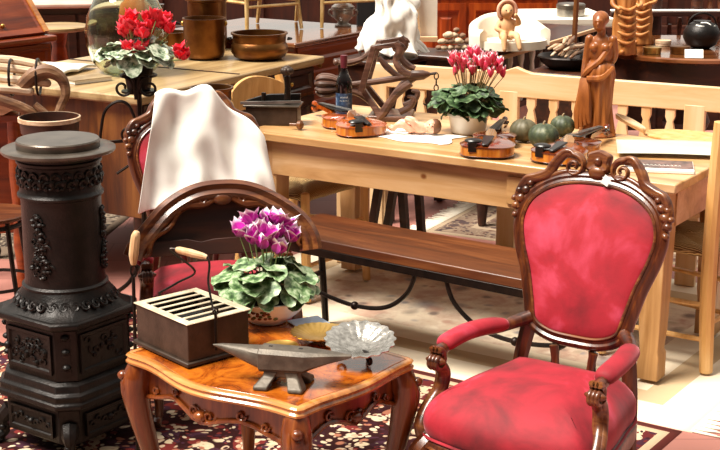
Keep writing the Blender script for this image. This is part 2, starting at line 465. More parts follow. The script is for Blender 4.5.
M['rug_dark'] = rug_mat('rug_dark', 1.8, 2.5, '#1c0a0a', ['#c0a488', '#6a2420', '#cdb898', '#24121a', '#a06850', '#cfbca0', '#3a2230'], '#5a2020',
                        [(.03, '#5e2a24'), (.06, '#cbb090'), (.24, None), (.27, '#d2ba98'), (.30, '#4a1a1a')], 9)
u_ = V((math.cos(ANG), math.sin(ANG), 0)); w_ = V((math.sin(ANG), -math.cos(ANG), 0))
cd = CR - w_ * 1.81 + u_ * .03
rug('oriental_rug', 'dark red and navy oriental rug with cream motifs under the burl coffee table', cd, ANG, 2.5, 1.8, M['rug_dark'], (False, False))
M['rug_grey'] = rug_mat('rug_grey', 1.1, 2.2, '#5e4a40', ['#8e7a66', '#54342e', '#7e6a5a', '#3a2c30'], '#7a6656', [(.04, '#a08c74'), (.18, None), (.21, '#a08c74')], 9)
g0 = spot(425, 238, 0)
rug('striped_border_rug', 'greyish brown rug lying on the tiles behind the pine table', (g0.x + 1.94, g0.y - .91), math.radians(152), 2.2, 1.1, M['rug_grey'], (False, True))
M['rug_slate'] = rug_mat('rug_slate', 1.2, 1.6, '#4a4038', ['#6a5c50', '#2c2420', '#8a7a68'], '#5a4c42', [(.05, '#6c5c4e')], 8)
g1 = spot(75, 262, 0)
rug('worn_rug', 'worn dark grey-brown rug on the tiles behind the cast-iron stove', (g1.x, g1.y), math.radians(172), 1.6, 1.5, M['rug_slate'], (False, False))

# ================================================================ stove
def stove():
    top = spot(57, 151, .949)
    t = thing('cast_iron_stove', 'black cast-iron parlour stove with round lid greyed by painted skylight and raised floral ornament', 'stove', (top.x, top.y + .02, 0), math.radians(9)); t.scale = (1.0, 1.0, 1.015)
    def cham(a, ch, z):
        p = [(a, -a + ch), (a, a - ch), (a - ch, a), (-a + ch, a), (-a, a - ch), (-a, -a + ch), (-a + ch, -a), (a - ch, -a)]
        R = R3(math.radians(45)); return [R @ V((x, y, z)) for x, y in p]
    L = lambda rings, name, m='iron', bev=.003: MB().loft([cham(a, ch, z) for a, ch, z in rings]).build(name, m, t, bevel=bev)
    # legs
    R = R3(math.radians(45))
    for sx in (-1, 1):
        for sy in (-1, 1):
            b = MB()
            pa = [R @ V(p) for p in ((sx * .135, sy * .135, .11), (sx * .155, sy * .155, .075), (sx * .150, sy * .150, .035), (sx * .165, sy * .165, .020))]
            b.tube(cr(pa, 5), [.030, .026, .014, .012, .018], 8); b.ell(R @ V((sx * .166, sy * .166, .010)), (.02, .02, .010))
            for k in range(3): b.ell(R @ V((sx * (.152 + .004 * k), sy * (.152 - .0 * k), .095 - .022 * k)), (.014, .014, .012))
            b.build('leg', 'iron', t)
    L([(.158, .045, .055), (.163, .046, .06), (.163, .046, .165), (.158, .045, .172)], 'ash_box')
    L([(.150, .05, .168), (.186, .055, .175), (.186, .055, .188), (.180, .054, .196), (.182, .054, .214), (.172, .052, .222), (.168, .052, .244), (.160, .05, .250), (.150, .05, .256)], 'plinth_moulding')
    L([(.152, .047, .25), (.156, .048, .256), (.156, .048, .415), (.150, .047, .42)], 'firebox')
    L([(.150, .05, .412), (.176, .056, .420), (.183, .058, .428), (.183, .058, .440), (.178, .057, .446)], 'top_plate')
    # flared skirt from the square plate to the round drum
    b = MB(); rings = []
    for k in range(9):
        f = k / 8; z = .444 + .072 * f; sq = cham(.172, .056, z); e = f ** .55
        ring = []
        for i in range(8):
            for q in range(6):
                p = sq[i].lerp(sq[(i + 1) % 8], q / 6); a = math.atan2(p.y, p.x)
                ring.append(V((p.x + (.130 * math.cos(a) - p.x) * e, p.y + (.130 * math.sin(a) - p.y) * e, z)))
        rings.append(ring)
    b.loft(rings); sk = b.build('skirt', 'iron', t, smooth=50)
    b = MB()
    for k in range(28):
        a = 2 * PI * k / 28
        rr = .150; zz = .474
        for j in range(2):
            pts = []
            for q in range(9):
                th = q / 8 * 4.6; sp = .013 * (1 - q / 11)
                aa = a + sp * math.cos(th + j * PI) / rr * 1.2; dz = sp * math.sin(th + j * PI) * 1.1
                r2 = rr - dz * .75 + .003
                pts.append(V((r2 * math.cos(aa), r2 * math.sin(aa), zz + dz + .004)))
            b.tube(pts, .0042, 5)
    b.build('relief', 'iron', sk)
    # drum
    dr = MB().lathe([(.118, .51), (.132, .512), (.134, .52), (.126, .526), (.1235, .54), (.1225, .78), (.1235, .792), (.131, .796), (.132, .803), (.127, .808), (.1235, .815), (.1235, .893), (.130, .898), (.131, .906), (.126, .910), (.130, .925), (.12, .925)], 48).build('drum', 'iron', t, smooth=40)
    def on(a, z, d=0, r=.1235): return V(((r + d) * math.cos(a), (r + d) * math.sin(a), z))
    b = MB(); rr = random.Random(5)
    for k in range(22):                                          # frieze under the lid
        a0 = 2 * PI * k / 22
        for s in (-1, 1):
            pts = []
            for q in range(11):
                th = q / 10 * 5.2; sp = .017 * (1 - q / 13)
                pts.append(on(a0 + s * .07 + s * sp * math.cos(th) / .1235, .853 + s * .012 + sp * math.sin(th) * 1.15, .002))
            b.tube(pts, [.006, .005, .003], 5)
        b.ell(on(a0, .853, .001), (.010, .010, .014), nu=8, nv=6); b.ell(on(a0 + .14, .836, .001), .008, nu=6, nv=5); b.ell(on(a0 + .14, .873, .001), .008, nu=6, nv=5)
    b.build('frieze', 'iron', dr)
    for a0 in (math.radians(-122), math.radians(-8), math.radians(130)):
        b = MB()
        for k in range(90):                                      # climbing floral garland
            f = rr.random(); z = .56 + .19 * f; wv = .27 * (.5 + .5 * math.sin(f * 9) ** 2) * (1.1 - f * .5)
            a = a0 + (rr.random() * 2 - 1) * wv
            if rr.random() < .45:
                sg = rr.choice((-1, 1)); s0 = .010 + .006 * rr.random()
                pts = [on(a + s0 * (1 - q / 11) * math.cos(q * .5 * sg) / .1235, z + s0 * (1 - q / 11) * math.sin(q * .5 * sg), .002) for q in range(10)]
                b.tube(pts, .0036, 5)
            else: b.ell(on(a, z, .001), (.007 + .005 * rr.random(),) * 2 + (.005 + .006 * rr.random(),), nu=7, nv=5)
        b.build('garland', 'iron', dr)
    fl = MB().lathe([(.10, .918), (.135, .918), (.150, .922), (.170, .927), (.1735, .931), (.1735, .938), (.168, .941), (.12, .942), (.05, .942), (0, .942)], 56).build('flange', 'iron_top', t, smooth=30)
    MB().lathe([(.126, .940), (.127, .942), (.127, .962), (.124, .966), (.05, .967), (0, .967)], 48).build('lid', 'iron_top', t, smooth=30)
    # faces: world directions of the two visible faces are -135 deg and -45 deg
    def face(ang, off): 
        d = V((math.cos(ang), math.sin(ang), 0)); s = V((-d.y, d.x, 0)); return lambda u, z, o=0: d * (off + o) + s * u + V((0, 0, z))
    for ang, nm, open_ in ((math.radians(-135), 'door', True), (math.radians(-45), 'side_panel', False), (math.radians(45), 'side_panel', False), (math.radians(135), 'side_panel', False)):
        F = face(ang, .156); b = MB(); w, z0, z1 = .098, .275, .400
        b.loft([[F(-w, z0), F(w, z0), F(w, z1), F(-w, z1)], [F(-w, z0, .008), F(w, z0, .008), F(w, z1, .008), F(-w, z1, .008)], [F(-w + .01, z0 + .01, .008), F(w - .01, z0 + .01, .008), F(w - .01, z1 - .01, .008), F(-w + .01, z1 - .01, .008)], [F(-w + .014, z0 + .014, .002), F(w - .014, z0 + .014, .002), F(w - .014, z1 - .014, .002), F(-w + .014, z1 - .014, .002)]])
        p = b.build(nm, 'iron', t)
        b = MB()
        for k in range(46 if open_ else 16):
            u = (rr.random() * 2 - 1) * (w - .026); z = z0 + .026 + rr.random() * (z1 - z0 - .052)
            if rr.random() < .6:
                s0 = .012 + .008 * rr.random(); sg = rr.choice((-1, 1)); a0 = rr.random() * 6
                b.tube([F(u + s0 * (1 - q / 11) * math.cos(a0 + q * .5 * sg), z + s0 * (1 - q / 11) * math.sin(a0 + q * .5 * sg), .004) for q in range(10)], .003, 5)
            else: b.ell(F(u, z, .003), .007 + .004 * rr.random(), nu=7, nv=5)
        b.build('relief', 'iron', p)
        if open_:
            b = MB(); b.tube(cr([F(-.098, .335, .002), F(-.112, .336, .018), F(-.135, .345, .025), F(-.165, .335, .022)], 5), .006, 8); b.ell(F(-.098, .335, .006), .013)
            b.build('handle', 'iron', p)
        F = face(ang, .163); b = MB(); z0, z1 = .075, .150
        b.loft([[F(-w, z0), F(w, z0), F(w, z1), F(-w, z1)], [F(-w, z0, .01), F(w, z0, .01), F(w, z1, .01), F(-w, z1, .01)], [F(-w + .008, z0 + .008, .010), F(w - .008, z0 + .008, .010), F(w - .008, z1 - .008, .010), F(-w + .008, z1 - .008, .010)], [F(-w + .011, z0 + .011, .005), F(w - .011, z0 + .011, .005), F(w - .011, z1 - .011, .005), F(-w + .011, z1 - .011, .005)]])
        p = b.build('ash_drawer' if open_ else 'base_panel', 'iron', t); b = MB()
        for s in (-1, 1):
            for k in range(3):
                pts = [F(s * (.02 + .026 * k) + .013 * (1 - q / 11) * math.cos(q * .5) * s, .112 + (.008 if k % 2 else -.004) + .013 * (1 - q / 11) * math.sin(q * .5), .008) for q in range(11)]
                b.tube(pts, [.005, .003], 5)
        b.ell(F(0, .110, .008), .012)
        b.build('relief', 'iron', p)
    for ang in (-90, 0, 90, 180):                                 # corner strips
        d = V((math.cos(math.radians(ang)), math.sin(math.radians(ang)), 0)); s = V((-d.y, d.x, 0)); b = MB()
        for z in (.395, .35, .30):
            b.ell(d * .190 + V((0, 0, z)), (.014, .014, .010), nu=8, nv=6)
            b.box(d * .188 + V((0, 0, z - .015)), (.006, .03, .006), math.radians(ang))
        b.beam(d * .186 + V((0, 0, .275)), d * .186 + V((0, 0, .40)), .026, .008, d)
        b.build('corner_ornament', 'iron', t)
    return t
stove()

# ================================================================ red armchair
def seat_outline(o=0, k=5):
    p = [(-.285, -.24), (-.17, -.285), (0, -.305), (.17, -.285), (.285, -.24), (.298, -.10), (.265, .10), (.22, .245), (0, .262), (-.22, .245), (-.265, .10), (-.298, -.10)]
    return offs(cr([(x * .93, y) for x, y in p], k, True), o)
BK = [(0, .0), (.09, .006), (.155, .04), (.178, .115), (.200, .20), (.235, .30), (.246, .385), (.212, .465), (.12, .522), (0, .538)]
def back_outline(o=0, k=5):
    pts = BK + [(-x, y) for x, y in BK[-2:0:-1]]
    return offs(cr(pts, k, True), o)
TILT = math.radians(13)
def B3(u, w, d=0):
    """back plane to chair space, d forward; the back is gently hollowed"""
    d2 = d - .25 * max(0, .06 - u * u) 
    w *= .985
    return V((u, .235 + w * math.sin(TILT) - d2 * math.cos(TILT), .572 + w * math.cos(TILT) - d2 * math.sin(TILT) * -1))
def armchair(label, loc, rz, group):
    t = thing('red_velvet_armchair', label, 'armchair', loc, rz, group)
    # seat rail and apron
    out = seat_outline(0); n = len(out); b = MB(); rings = []
    for o, zf in ((-.02, .30), (.004, .295), (.012, .31), (.012, .345), (.004, .355), (-.02, .36)):
        q = seat_outline(o); ring = []
        for p in q:
            z = zf
            if zf < .305: z = zf + .03 * (.5 - .5 * math.cos(p.x * 22)) - .015
            ring.append(V((p.x, p.y, z)))
        rings.append(ring)
    b.loft(rings, loop=True); rail = b.build('seat_rail', 'walnut', t, smooth=50)
    b = MB()
    for s in (-1, 1):
        b.tube([V((s * p.x, p.y, p.z)) for p in cr([(0, -.322, .318), (.06, -.318, .332), (.14, -.305, .312), (.22, -.282, .335), (.27, -.262, .32)], 5)], [.006, .009, .006], 6)
    b.ell(V((0, -.322, .315)), (.03, .010, .02)); b.build('carving', 'walnut_carved', rail)
    # seat cushion
    b = MB(); rings = []
    for o, z in ((-.012, .352), (.000, .364), (.007, .395), (.005, .425), (-.008, .450), (-.03, .474), (-.07, .502), (-.11, .520), (-.16, .534), (-.21, .540)):
        if o > -.08: q = seat_outline(o)
        else:
            k = 1 + o / .27; q = [p * k for p in seat_outline(-.01)]
        rings.append([V((p.x, p.y, z)) for p in q])
    b.loft(rings); cu = b.build('seat_cushion', 'velvet', t, smooth=180)
    pp = MB().tube([V((p.x, p.y, .361)) for p in seat_outline(.007)], .005, 6, True).build('gimp_trim', 'velvet', cu)
    # back
    b = MB(); prof = [(-.020, -.014), (.018, -.014), (.024, -.004), (.020, .008), (.010, .015), (.002, .011), (-.006, .016), (-.016, .012), (-.022, .002)]
    path = [B3(p.x, p.y, 0) for p in back_outline(0, 8)]
    nb = V((0, -math.cos(TILT), math.sin(TILT)))
    b.sweep(path, prof, nb, True); fr = b.build('back_frame', 'walnut', t, smooth=45)
    b = MB(); b.tube([B3(p.x, p.y, .016) for p in back_outline(-.017, 8)], .005, 6, True); b.build('bead', 'walnut_carved', fr)
    b = MB(); rings = []
    for o, d in ((-.012, -.014), (-.012, .006), (-.020, .014), (-.030, .020)):
        rings.append([B3(p.x, p.y, d) for p in back_outline(o, 6)])
    c0 = V((0, .31, 0))
    for k in (.9, .76, .6, .44, .28, .14, .02):
        rings.append([B3((p.x) * k, .30 + (p.y - .30) * k, .020 + .026 * (1 - k ** 2.2)) for p in back_outline(-.030, 6)])
    b.loft(rings); b.build('back_cushion', 'velvet', t, smooth=180)
    # crest
    b = MB()
    for s in (-1, 1):
        sc = cr([(.252, .40), (.262, .45), (.240, .500), (.205, .515), (.168, .535), (.150, .570), (.118, .606), (.086, .604)], 5) 
        sp = spiral(.083, .568, .038, .006, math.radians(85), math.radians(85 + 500), 24)
        for dd, rr_ in ((0, .015), (.011, .0075)):
            pts = [B3(s * p.x, p.y + (.008 if dd else 0), .002 + dd) for p in sc[:-2]] + [B3(s * p.x, p.y, .004 + dd) for p in sp]
            b.tube(pts, lambda q, r=rr_: r * (.55 + .75 * math.sin(PI * min(1, q * 1.25 + .1))) * (1 if q < .6 else 1 - .5 * (q - .6)), 8)
        for (u, w, r) in ((.252, .440, .020), (.264, .415, .016), (.236, .470, .018), (.258, .468, .014), (.272, .440, .012), (.262, .385, .013), (.222, .495, .013)):
            b.ell(B3(s * u, w, .010), (r, .014, r * .8), R3(.6 * s, 'Y'), 9, 6)
        b.tube([B3(s * p.x, p.y, .006) for p in cr([(.20, .50), (.16, .525), (.11, .548), (.05, .552)], 5)], [.006, .010, .005], 7)
    b.build('crest_scrolls', 'walnut_carved', fr, smooth=60)
    b = MB(); lf = []
    R_ = [.046, .046, .056, .046, .058, .044, .050, .044, .058, .046, .056, .046]
    for i in range(12):
        a = PI / 2 + 2 * PI * i / 12; lf.append(V((R_[i] * math.cos(a) * .82, .590 + R_[i] * math.sin(a) * .9, 0)))
    l2 = cr(lf, 3, True)
    ctr = V((0, .592, 0))
    b.loft([[B3(p.x, p.y, -.010) for p in l2], [B3(p.x, p.y, .010) for p in l2], [B3(p.x * .8, .592 + (p.y - .592) * .8, .020) for p in l2], [B3(p.x * .2, .592 + (p.y - .592) * .2, .013) for p in l2]])
    b.ell(B3(0, .555, .012), (.030, .014, .022)); b.ell(B3(0, .592, .016), (.014, .012, .014))
    b.build('crest_leaf', 'walnut_carved', fr, smooth=50)
    # rear legs and the stiles joining seat and back
    for s in (-1, 1):
        b = MB(); b.tube(cr([(s * 0.172, .262, .60), (s * 0.190, .250, .50), (s * 0.198, .245, .43), (s * 0.205, .240, .34), (s * 0.205, .262, .20), (s * 0.212, .335, .022)], 6), [.026, .024, .024, .020, .017], 8, ex=1.0, ey=1.1)
        b.build('leg', 'walnut', t)
        b = MB(); b.tube(cr([(s * 0.070, .240, .545), (s * 0.060, .238, .46), (s * 0.070, .236, .35)], 4), [.016, .012, .02], 8); b.build('back_strut', 'walnut', t)
    # front cabriole legs
    for s in (-1, 1):
        b = MB(); b.tube(cr([(s * 0.244, -.235, .345), (s * 0.268, -.268, .30), (s * 0.270, -.275, .22), (s * 0.253, -.258, .11), (s * 0.257, -.262, .045), (s * 0.272, -.285, .024)], 6), [.034, .038, .030, .018, .015, .022], 10)
        b.ell(V((s * 0.264, -.280, .285)), (.022, .02, .03)); b.build('leg', 'walnut', t)
    # arms
    for s in (-1, 1):
        b = MB()
        b.tube(cr([(s * 0.168, .255, .62), (s * 0.210, .205, .604), (s * 0.228, .15, .600), (s * 0.253, .06, .607), (s * 0.266, -.05, .610), (s * 0.268, -.13, .606), (s * 0.268, -.175, .598)], 6), [.026, .022, .019, .018, .018, .020, .022], 8)
        ar = b.build('arm', 'walnut', t, smooth=60)
        b = MB()
        sp = spiral(0, 0, .036, .006, math.radians(85), math.radians(85 + 480), 26)
        cx, cz = -.178, .578
        for dx in (-.012, 0, .012):
            b.tube([V((s * 0.268 + dx, cx - p.x * 1.0, cz + p.y)) for p in sp], lambda q: .0105 - .004 * q, 8)
        b.tube([V((s * 0.268 + k * .034, cx, cz)) for k in (-1, -.6, .6, 1)], [.004, .013, .013, .013, .004], 10)
        b.build('hand_scroll', 'walnut_carved', ar, smooth=60)
        b = MB()
        for dx, r0 in ((-.011, 1), (.011, 1), (0, 1.25)):
            b.tube([p + V((s * dx, -.004 if r0 > 1 else 0, 0)) for p in cr([(s * 0.268, -.165, .565), (s * 0.266, -.135, .525), (s * 0.272, -.145, .47), (s * 0.285, -.190, .42), (s * 0.285, -.225, .375), (s * 0.266, -.235, .335)], 6)], [.017 * r0, .015 * r0, .015 * r0, .017 * r0, .018 * r0, .018 * r0], 8)
        b.build('arm_support', 'walnut_carved', t, smooth=60)
        b = MB()
        pa = cr([(s * 0.216, .185, .606), (s * 0.244, .10, .616), (s * 0.262, .0, .622), (s * 0.267, -.09, .620), (s * 0.268, -.135, .613)], 6)
        b.tube(pa, lambda q: .036 * (max(0.02, 1 - abs(2 * q - 1) ** 5)) ** .35, 12, ex=1.0, ey=.72, up=(0, 0, 1))
        b.build('arm_pad', 'velvet', t, smooth=180)
    return t
seatc = spot(539, 391, .42)
GA = 'red velvet armchairs with carved crests'
A1 = armchair('red velvet armchair with open carved walnut crest, bare seat facing the viewer', (seatc.x, seatc.y, 0), math.radians(-34), GA)
seat2 = spot(211, 289, .395)
A1.scale = (.87, .87, .87)
A2 = copy_tree(A1); A2.location = (seat2.x, seat2.y, 0); A2.rotation_euler = (0, 0, math.radians(16)); A2.scale = (.87, .87, .87)
tg = MB().box((0, 0, 0), (.022, .0015, .026)).build('paper_tag', 'paper', None, smooth=None)
tg.location = Matrix.Translation(A1.location) @ Matrix.Rotation(A1.rotation_euler.z, 4, 'Z') @ (B3(.045, .535, .034) * A1.scale[0]); tg.rotation_euler = (0, .5, A1.rotation_euler.z)
tag(tg, 'tiny white paper tag on the carved crest of the open armchair', 'tag')
lab(A2, 'red velvet armchair half hidden under a white cloth, behind the coffee table')

# ================================================================ coffee table
CT_H = .50
def coffee_table():
    p0, p1, p2 = spot(297, 413, CT_H), spot(120, 354, CT_H), spot(374, 351, CT_H)
    a = p1 - p0; bvec = p2 - p0; Lx, Ly = a.length, bvec.length; ang = math.atan2(-a.y, -a.x)
    c = p0 + a / 2 + V((math.sin(ang), -math.cos(ang), 0)) * 0
    e1 = (-a).normalized(); e2 = V((-e1.y, e1.x, 0))
    if e2.dot(bvec) < 0: e2 = -e2
    ctr = p0 + a / 2 + e2 * Ly / 2
    t = thing('coffee_table', 'burl walnut coffee table with serpentine moulded edge and carved cabriole legs', 'table', (ctr.x, ctr.y, 0), ang)
    hx, hy = Lx / 2, Ly / 2
    def outline(o=0):
        pts = []
        def side(ax, ay, bx, by, amp):
            nx, ny = (by - ay), -(bx - ax); l = math.hypot(nx, ny); nx /= l; ny /= l
            for i in range(20):
                f = (i + .0) / 20
                if f < .06 or f > .95: d = 0
                else: d = amp * (math.sin(PI * f) - .42 * math.sin(3 * PI * f)) - .008
                pts.append(V((ax + (bx - ax) * f + nx * d, ay + (by - ay) * f + ny * d, 0)))
        side(-hx, -hy, hx, -hy, .038); side(hx, -hy, hx, hy, .014); side(hx, hy, -hx, hy, .038); side(-hx, hy, -hx, -hy, .014)
        # soften
        for _ in range(2): pts = [(pts[i - 1] + pts[i] * 2 + pts[(i + 1) % len(pts)]) / 4 for i in range(len(pts))]
        return offs(pts, o)
    b = MB(); b.loft([[V((p.x, p.y, z)) for p in outline(o)] for o, z in ((-.03, .478), (-.018, .480), (-.018, CT_H - .003), (-.021, CT_H))]); top = b.build('tabletop', 'burl', t, smooth=30)
    b = MB(); b.loft([[V((p.x, p.y, z)) for p in outline(o)] for o, z in ((-.0185, .470), (-.004, .470), (.002, .474), (.003, .480), (-.002, .485), (-.002, .490), (.002, .494), (-.002, .4995), (-.010, CT_H + .002), (-.0185, CT_H))], loop=True)
    b.build('edge_moulding', 'moulding', top, smooth=40)
    # apron with scalloped, carved lower edge
    ou = outline(-.035); oi = outline(-.055); n = len(ou); b = MB(); r0, r1, r2, r3 = [], [], [], []
    def zl(i):
        f = (i % 20) / 20
        return .405 - .035 * abs(math.cos(PI * f)) ** 3 - .022 * math.exp(-((f - .5) / .09) ** 2) + .014 * math.exp(-((f - .28) / .08) ** 2) + .014 * math.exp(-((f - .72) / .08) ** 2)
    for i in range(n):
        r0.append(V((ou[i].x, ou[i].y, .474))); r1.append(V((ou[i].x, ou[i].y, zl(i)))); r2.append(V((oi[i].x, oi[i].y, zl(i)))); r3.append(V((oi[i].x, oi[i].y, .474)))
    b.loft([r0, r1, r2, r3], loop=True); ap = b.build('apron', 'table_wood', t, smooth=40)
    b = MB(); om = outline(-.030)
    b.tube([V((om[i].x, om[i].y, zl(i) + .004)) for i in range(n)], .0065, 6, True)
    for sd in range(4):
        for s in (-1, 1):
            for k, (f0, r) in enumerate(((.5 - s * .05, .020), (.5 - s * .20, .016), (.5 - s * .32, .013))):
                i = int((sd + f0) * 20) % n; p = om[i]; tn = (om[(i + 1) % n] - om[i - 1]).normalized(); z0 = zl(i) + .020
                sp = spiral(0, 0, r, .003, 0, 7.5 * s, 18)
                b.tube([p + tn * q.x + V((0, 0, z0 + q.y)) for q in sp], .0038, 6)
        i = sd * 20 + 10; b.ell(om[i] + V((0, 0, zl(i) + .022)), (.020, .020, .016), nu=8, nv=6)
    b.build('carving', 'table_wood', ap)
    for sx in (-1, 1):
        for sy in (-1, 1):
            d = V((sx, sy, 0)).normalized(); cpt = V((sx * (hx - .045), sy * (hy - .045), 0)); b = MB()
            pa = [cpt + d * o + V((0, 0, z)) for o, z in ((.006, .474), (.020, .43), (.026, .39), (.012, .30), (-.012, .19), (-.020, .10), (-.010, .045), (.016, .024))]
            b.tube(cr(pa, 6), [.030, .040, .040, .032, .024, .018, .016, .022], 10)
            for s in (-1, 1):
                s2 = V((-d.y, d.x, 0)) * s
                b.tube(cr([cpt + d * .034 + s2 * .016 + V((0, 0, .455)), cpt + d * .056 + s2 * .020 + V((0, 0, .405)), cpt + d * .040 + s2 * .012 + V((0, 0, .33)), cpt + d * .012 + s2 * .006 + V((0, 0, .22))], 6), [.006, .009, .007, .003], 6)
            for k in range(3): b.ell(cpt + d * (.058 - .004 * k) + V((0, 0, .435 - .024 * k)), (.016 - .003 * k,) * 2 + (.014,), nu=8, nv=6)
            b.ell(cpt + d * .020 + V((0, 0, .014)), (.028, .028, .014)); b.build('leg', 'table_wood', t, smooth=60)
    return t
coffee_table()
# ================================================================ long pine table and what stands round it
TH = .745
tf0 = spot(676, 186, TH); tf1 = spot(244, 131, TH)
te = (tf0 - tf1); TL = te.length; te.normalize(); tn_ = V((-te.y, te.x, 0))       # te runs towards the viewer's right, tn_ away
TW = .76; TANG = math.atan2(te.y, te.x)
tc = tf1 + te * TL / 2 + tn_ * TW / 2
def on_table(px, py, z=0): return spot(px, py, TH + z)
def pine_table():
    t = thing('long_pine_table', 'long honey-coloured pine table with square tapered legs, covered in antiques', 'table', (tc.x, tc.y, 0), TANG)
    hx, hy = TL / 2, TW / 2
    MB().box((0, 0, TH - .0175), (TL, TW, .035)).build('tabletop', 'pine', t, bevel=.006)
    i = .045
    for nm, c, d in (('apron', (0, -hy + i, TH - .105), (TL - 2 * i - .14, .022, .14)), ('apron', (0, hy - i, TH - .105), (TL - 2 * i - .14, .022, .14)),
                     ('apron', (-hx + i, 0, TH - .105), (.022, TW - 2 * i - .14, .14)), ('apron', (hx - i, 0, TH - .105), (.022, TW - 2 * i - .14, .14))):
        MB().box(c, d).build(nm, 'pine', t, bevel=.002)
    dr = MB().box((hx - .42, -hy + .032, TH - .105), (.46, .016, .105)).build('drawer', 'pine', t, bevel=.003)
    MB().lathe([(.006, 0), (.008, .012), (.014, .02), (.014, .026), (.004, .03)], 12, (hx - .42, -hy + .026, TH - .105), R3(PI / 2, 'X')).build('knob', 'pine_upright', dr)
    for sx in (-1, 1):
        for sy in (-1, 1):
            b = MB(); cx, cy = sx * (hx - .085), sy * (hy - .085)
            def sq(a, z, o=0): return [V((cx + p * a, cy + q * a, z)) for p, q in ((-1, -1), (1, -1), (1, 1), (-1, 1))]
            b.loft([sq(.046, TH - .036), sq(.046, TH - .19), sq(.040, .20), sq(.034, .12), sq(.040, .105), sq(.040, .012)])
            b.build('leg', 'pine_upright', t, bevel=.004)
    return t
pine_table()

def settle():
    z0 = .885
    a, b_ = spot(372, 63, z0), spot(770, 91, z0)
    d = (b_ - a); L = d.length; ang = math.atan2(d.y, d.x); c = (a + b_) / 2
    t = thing('pine_settle', 'pale pine settle with knotty top rail and turned balusters behind the long table', 'bench', (c.x, c.y + .0, 0), ang)
    b = MB(); b.prism([(-L / 2, .775), (L / 2, .775), (L / 2, z0 - .004), (L * .17, z0 - .002), (-.0, z0), (-L * .065, z0 + .002), (-L * .085, z0 + .012), (-L * .105, z0 + .026), (-L * .125, z0 + .012), (-L * .145, z0 + .0), (-L / 2, z0)], -.016, .016, lambda p: V((p.x, p.z, p.y)))
    b.build('top_rail', 'pine_pale', t, bevel=.004)
    MB().box((0, 0, .50), (L, .03, .07)).build('lower_rail', 'pine_pale', t, bevel=.003)
    MB().box((0, -.20, .425), (L, .42, .03)).build('seat', 'pine_pale', t, bevel=.004)
    npan = 4; xs = [-L / 2 + .04, -.235 * L, -.135 * L + .005, .32 * L - .11, L / 2 - .04]
    xs = [-L / 2 + .04, -.122 * L, .335 * L, L / 2 - .03]
    for x in xs:
        MB().box((x, .0, .40), (.088, .034, .80)).build('stile', 'pine_pale_up', t, bevel=.003)
    for i in range(len(xs) - 1):
        w = xs[i + 1] - xs[i]; n = max(1, int(w / .095) - 0)
        for k in range(1, n):
            x = xs[i] + w * k / n
            bl = MB(); pr = [(.020, .53), (.020, .56), (.013, .575), (.023, .62), (.026, .65), (.019, .69), (.012, .72), (.020, .74), (.020, .78)]
            bl.loft([[V((x + r * sx, sy * .011, z)) for sx, sy in ((-1, -1), (1, -1), (1, 1), (-1, 1))] for r, z in pr])
            bl.build('baluster', 'pine_pale_up', t, smooth=30)
    for s in (-1, 1):
        for y in (-.36, 0):
            MB().box((s * (L / 2 - .04), y, .205), (.06, .045, .41)).build('leg', 'pine_pale_up', t, bevel=.003)
    return t
settle()

def low_bench():
    z = .45; a, b_ = spot(268, 231, z), spot(519, 280, z)
    d = (b_ - a); d.normalize(); b_ = b_ + d * .16; L = (b_ - a).length; ang = math.atan2(d.y, d.x); n = V((-d.y, d.x, 0)); W = .33
    c = (a + b_) / 2 + n * W / 2
    t = thing('plank_bench', 'low dark plank bench with curved wrought-iron braces in front of the pine table', 'bench', (c.x, c.y, 0), ang)
    MB().box((0, 0, z - .018), (L, W, .036)).build('seat', 'bench_wood', t, bevel=.004)
    MB().box((0, -W / 2 + .012, z - .050), (L - .02, .026, .030)).build('front_batten', 'iron_rod', t, bevel=.002)
    for s in (-1, 1):
        b = MB(); x = s * (L / 2 - .03)
        for sy in (-1, 1): b.tube(cr([(x, sy * .11, z - .035), (x, sy * .13, .25), (x, sy * .15, .01)], 4), .014, 8)
        b.beam((x, -.13, .22), (x, .13, .22), .016, .016)
        b.build('leg', 'iron_rod', t)
    m = .10
    for s in (-1, 1):
        b = MB()
        pts = cr([(m + s * .06, -W / 2 + .02, z - .05), (m + s * .10, -W / 2 + .02, z - .14), (m + s * .20, -W / 2 + .03, z - .215), (m + s * .34, -W / 2 + .03, z - .235), (m + s * .5, -W / 2 + .03, z - .215), (s * (L / 2 - .04), -W / 2 + .055, z - .19)], 6)
        b.tube(pts, .0085, 8); q = pts[18]; b.ell(q, .016); b.ell(pts[25], (.026, .016, .016))
        b.build('brace', 'iron_rod', t)
    return t
low_bench()
# dark trestle legs of a small table behind
tr0 = spot(365, 280, 0)

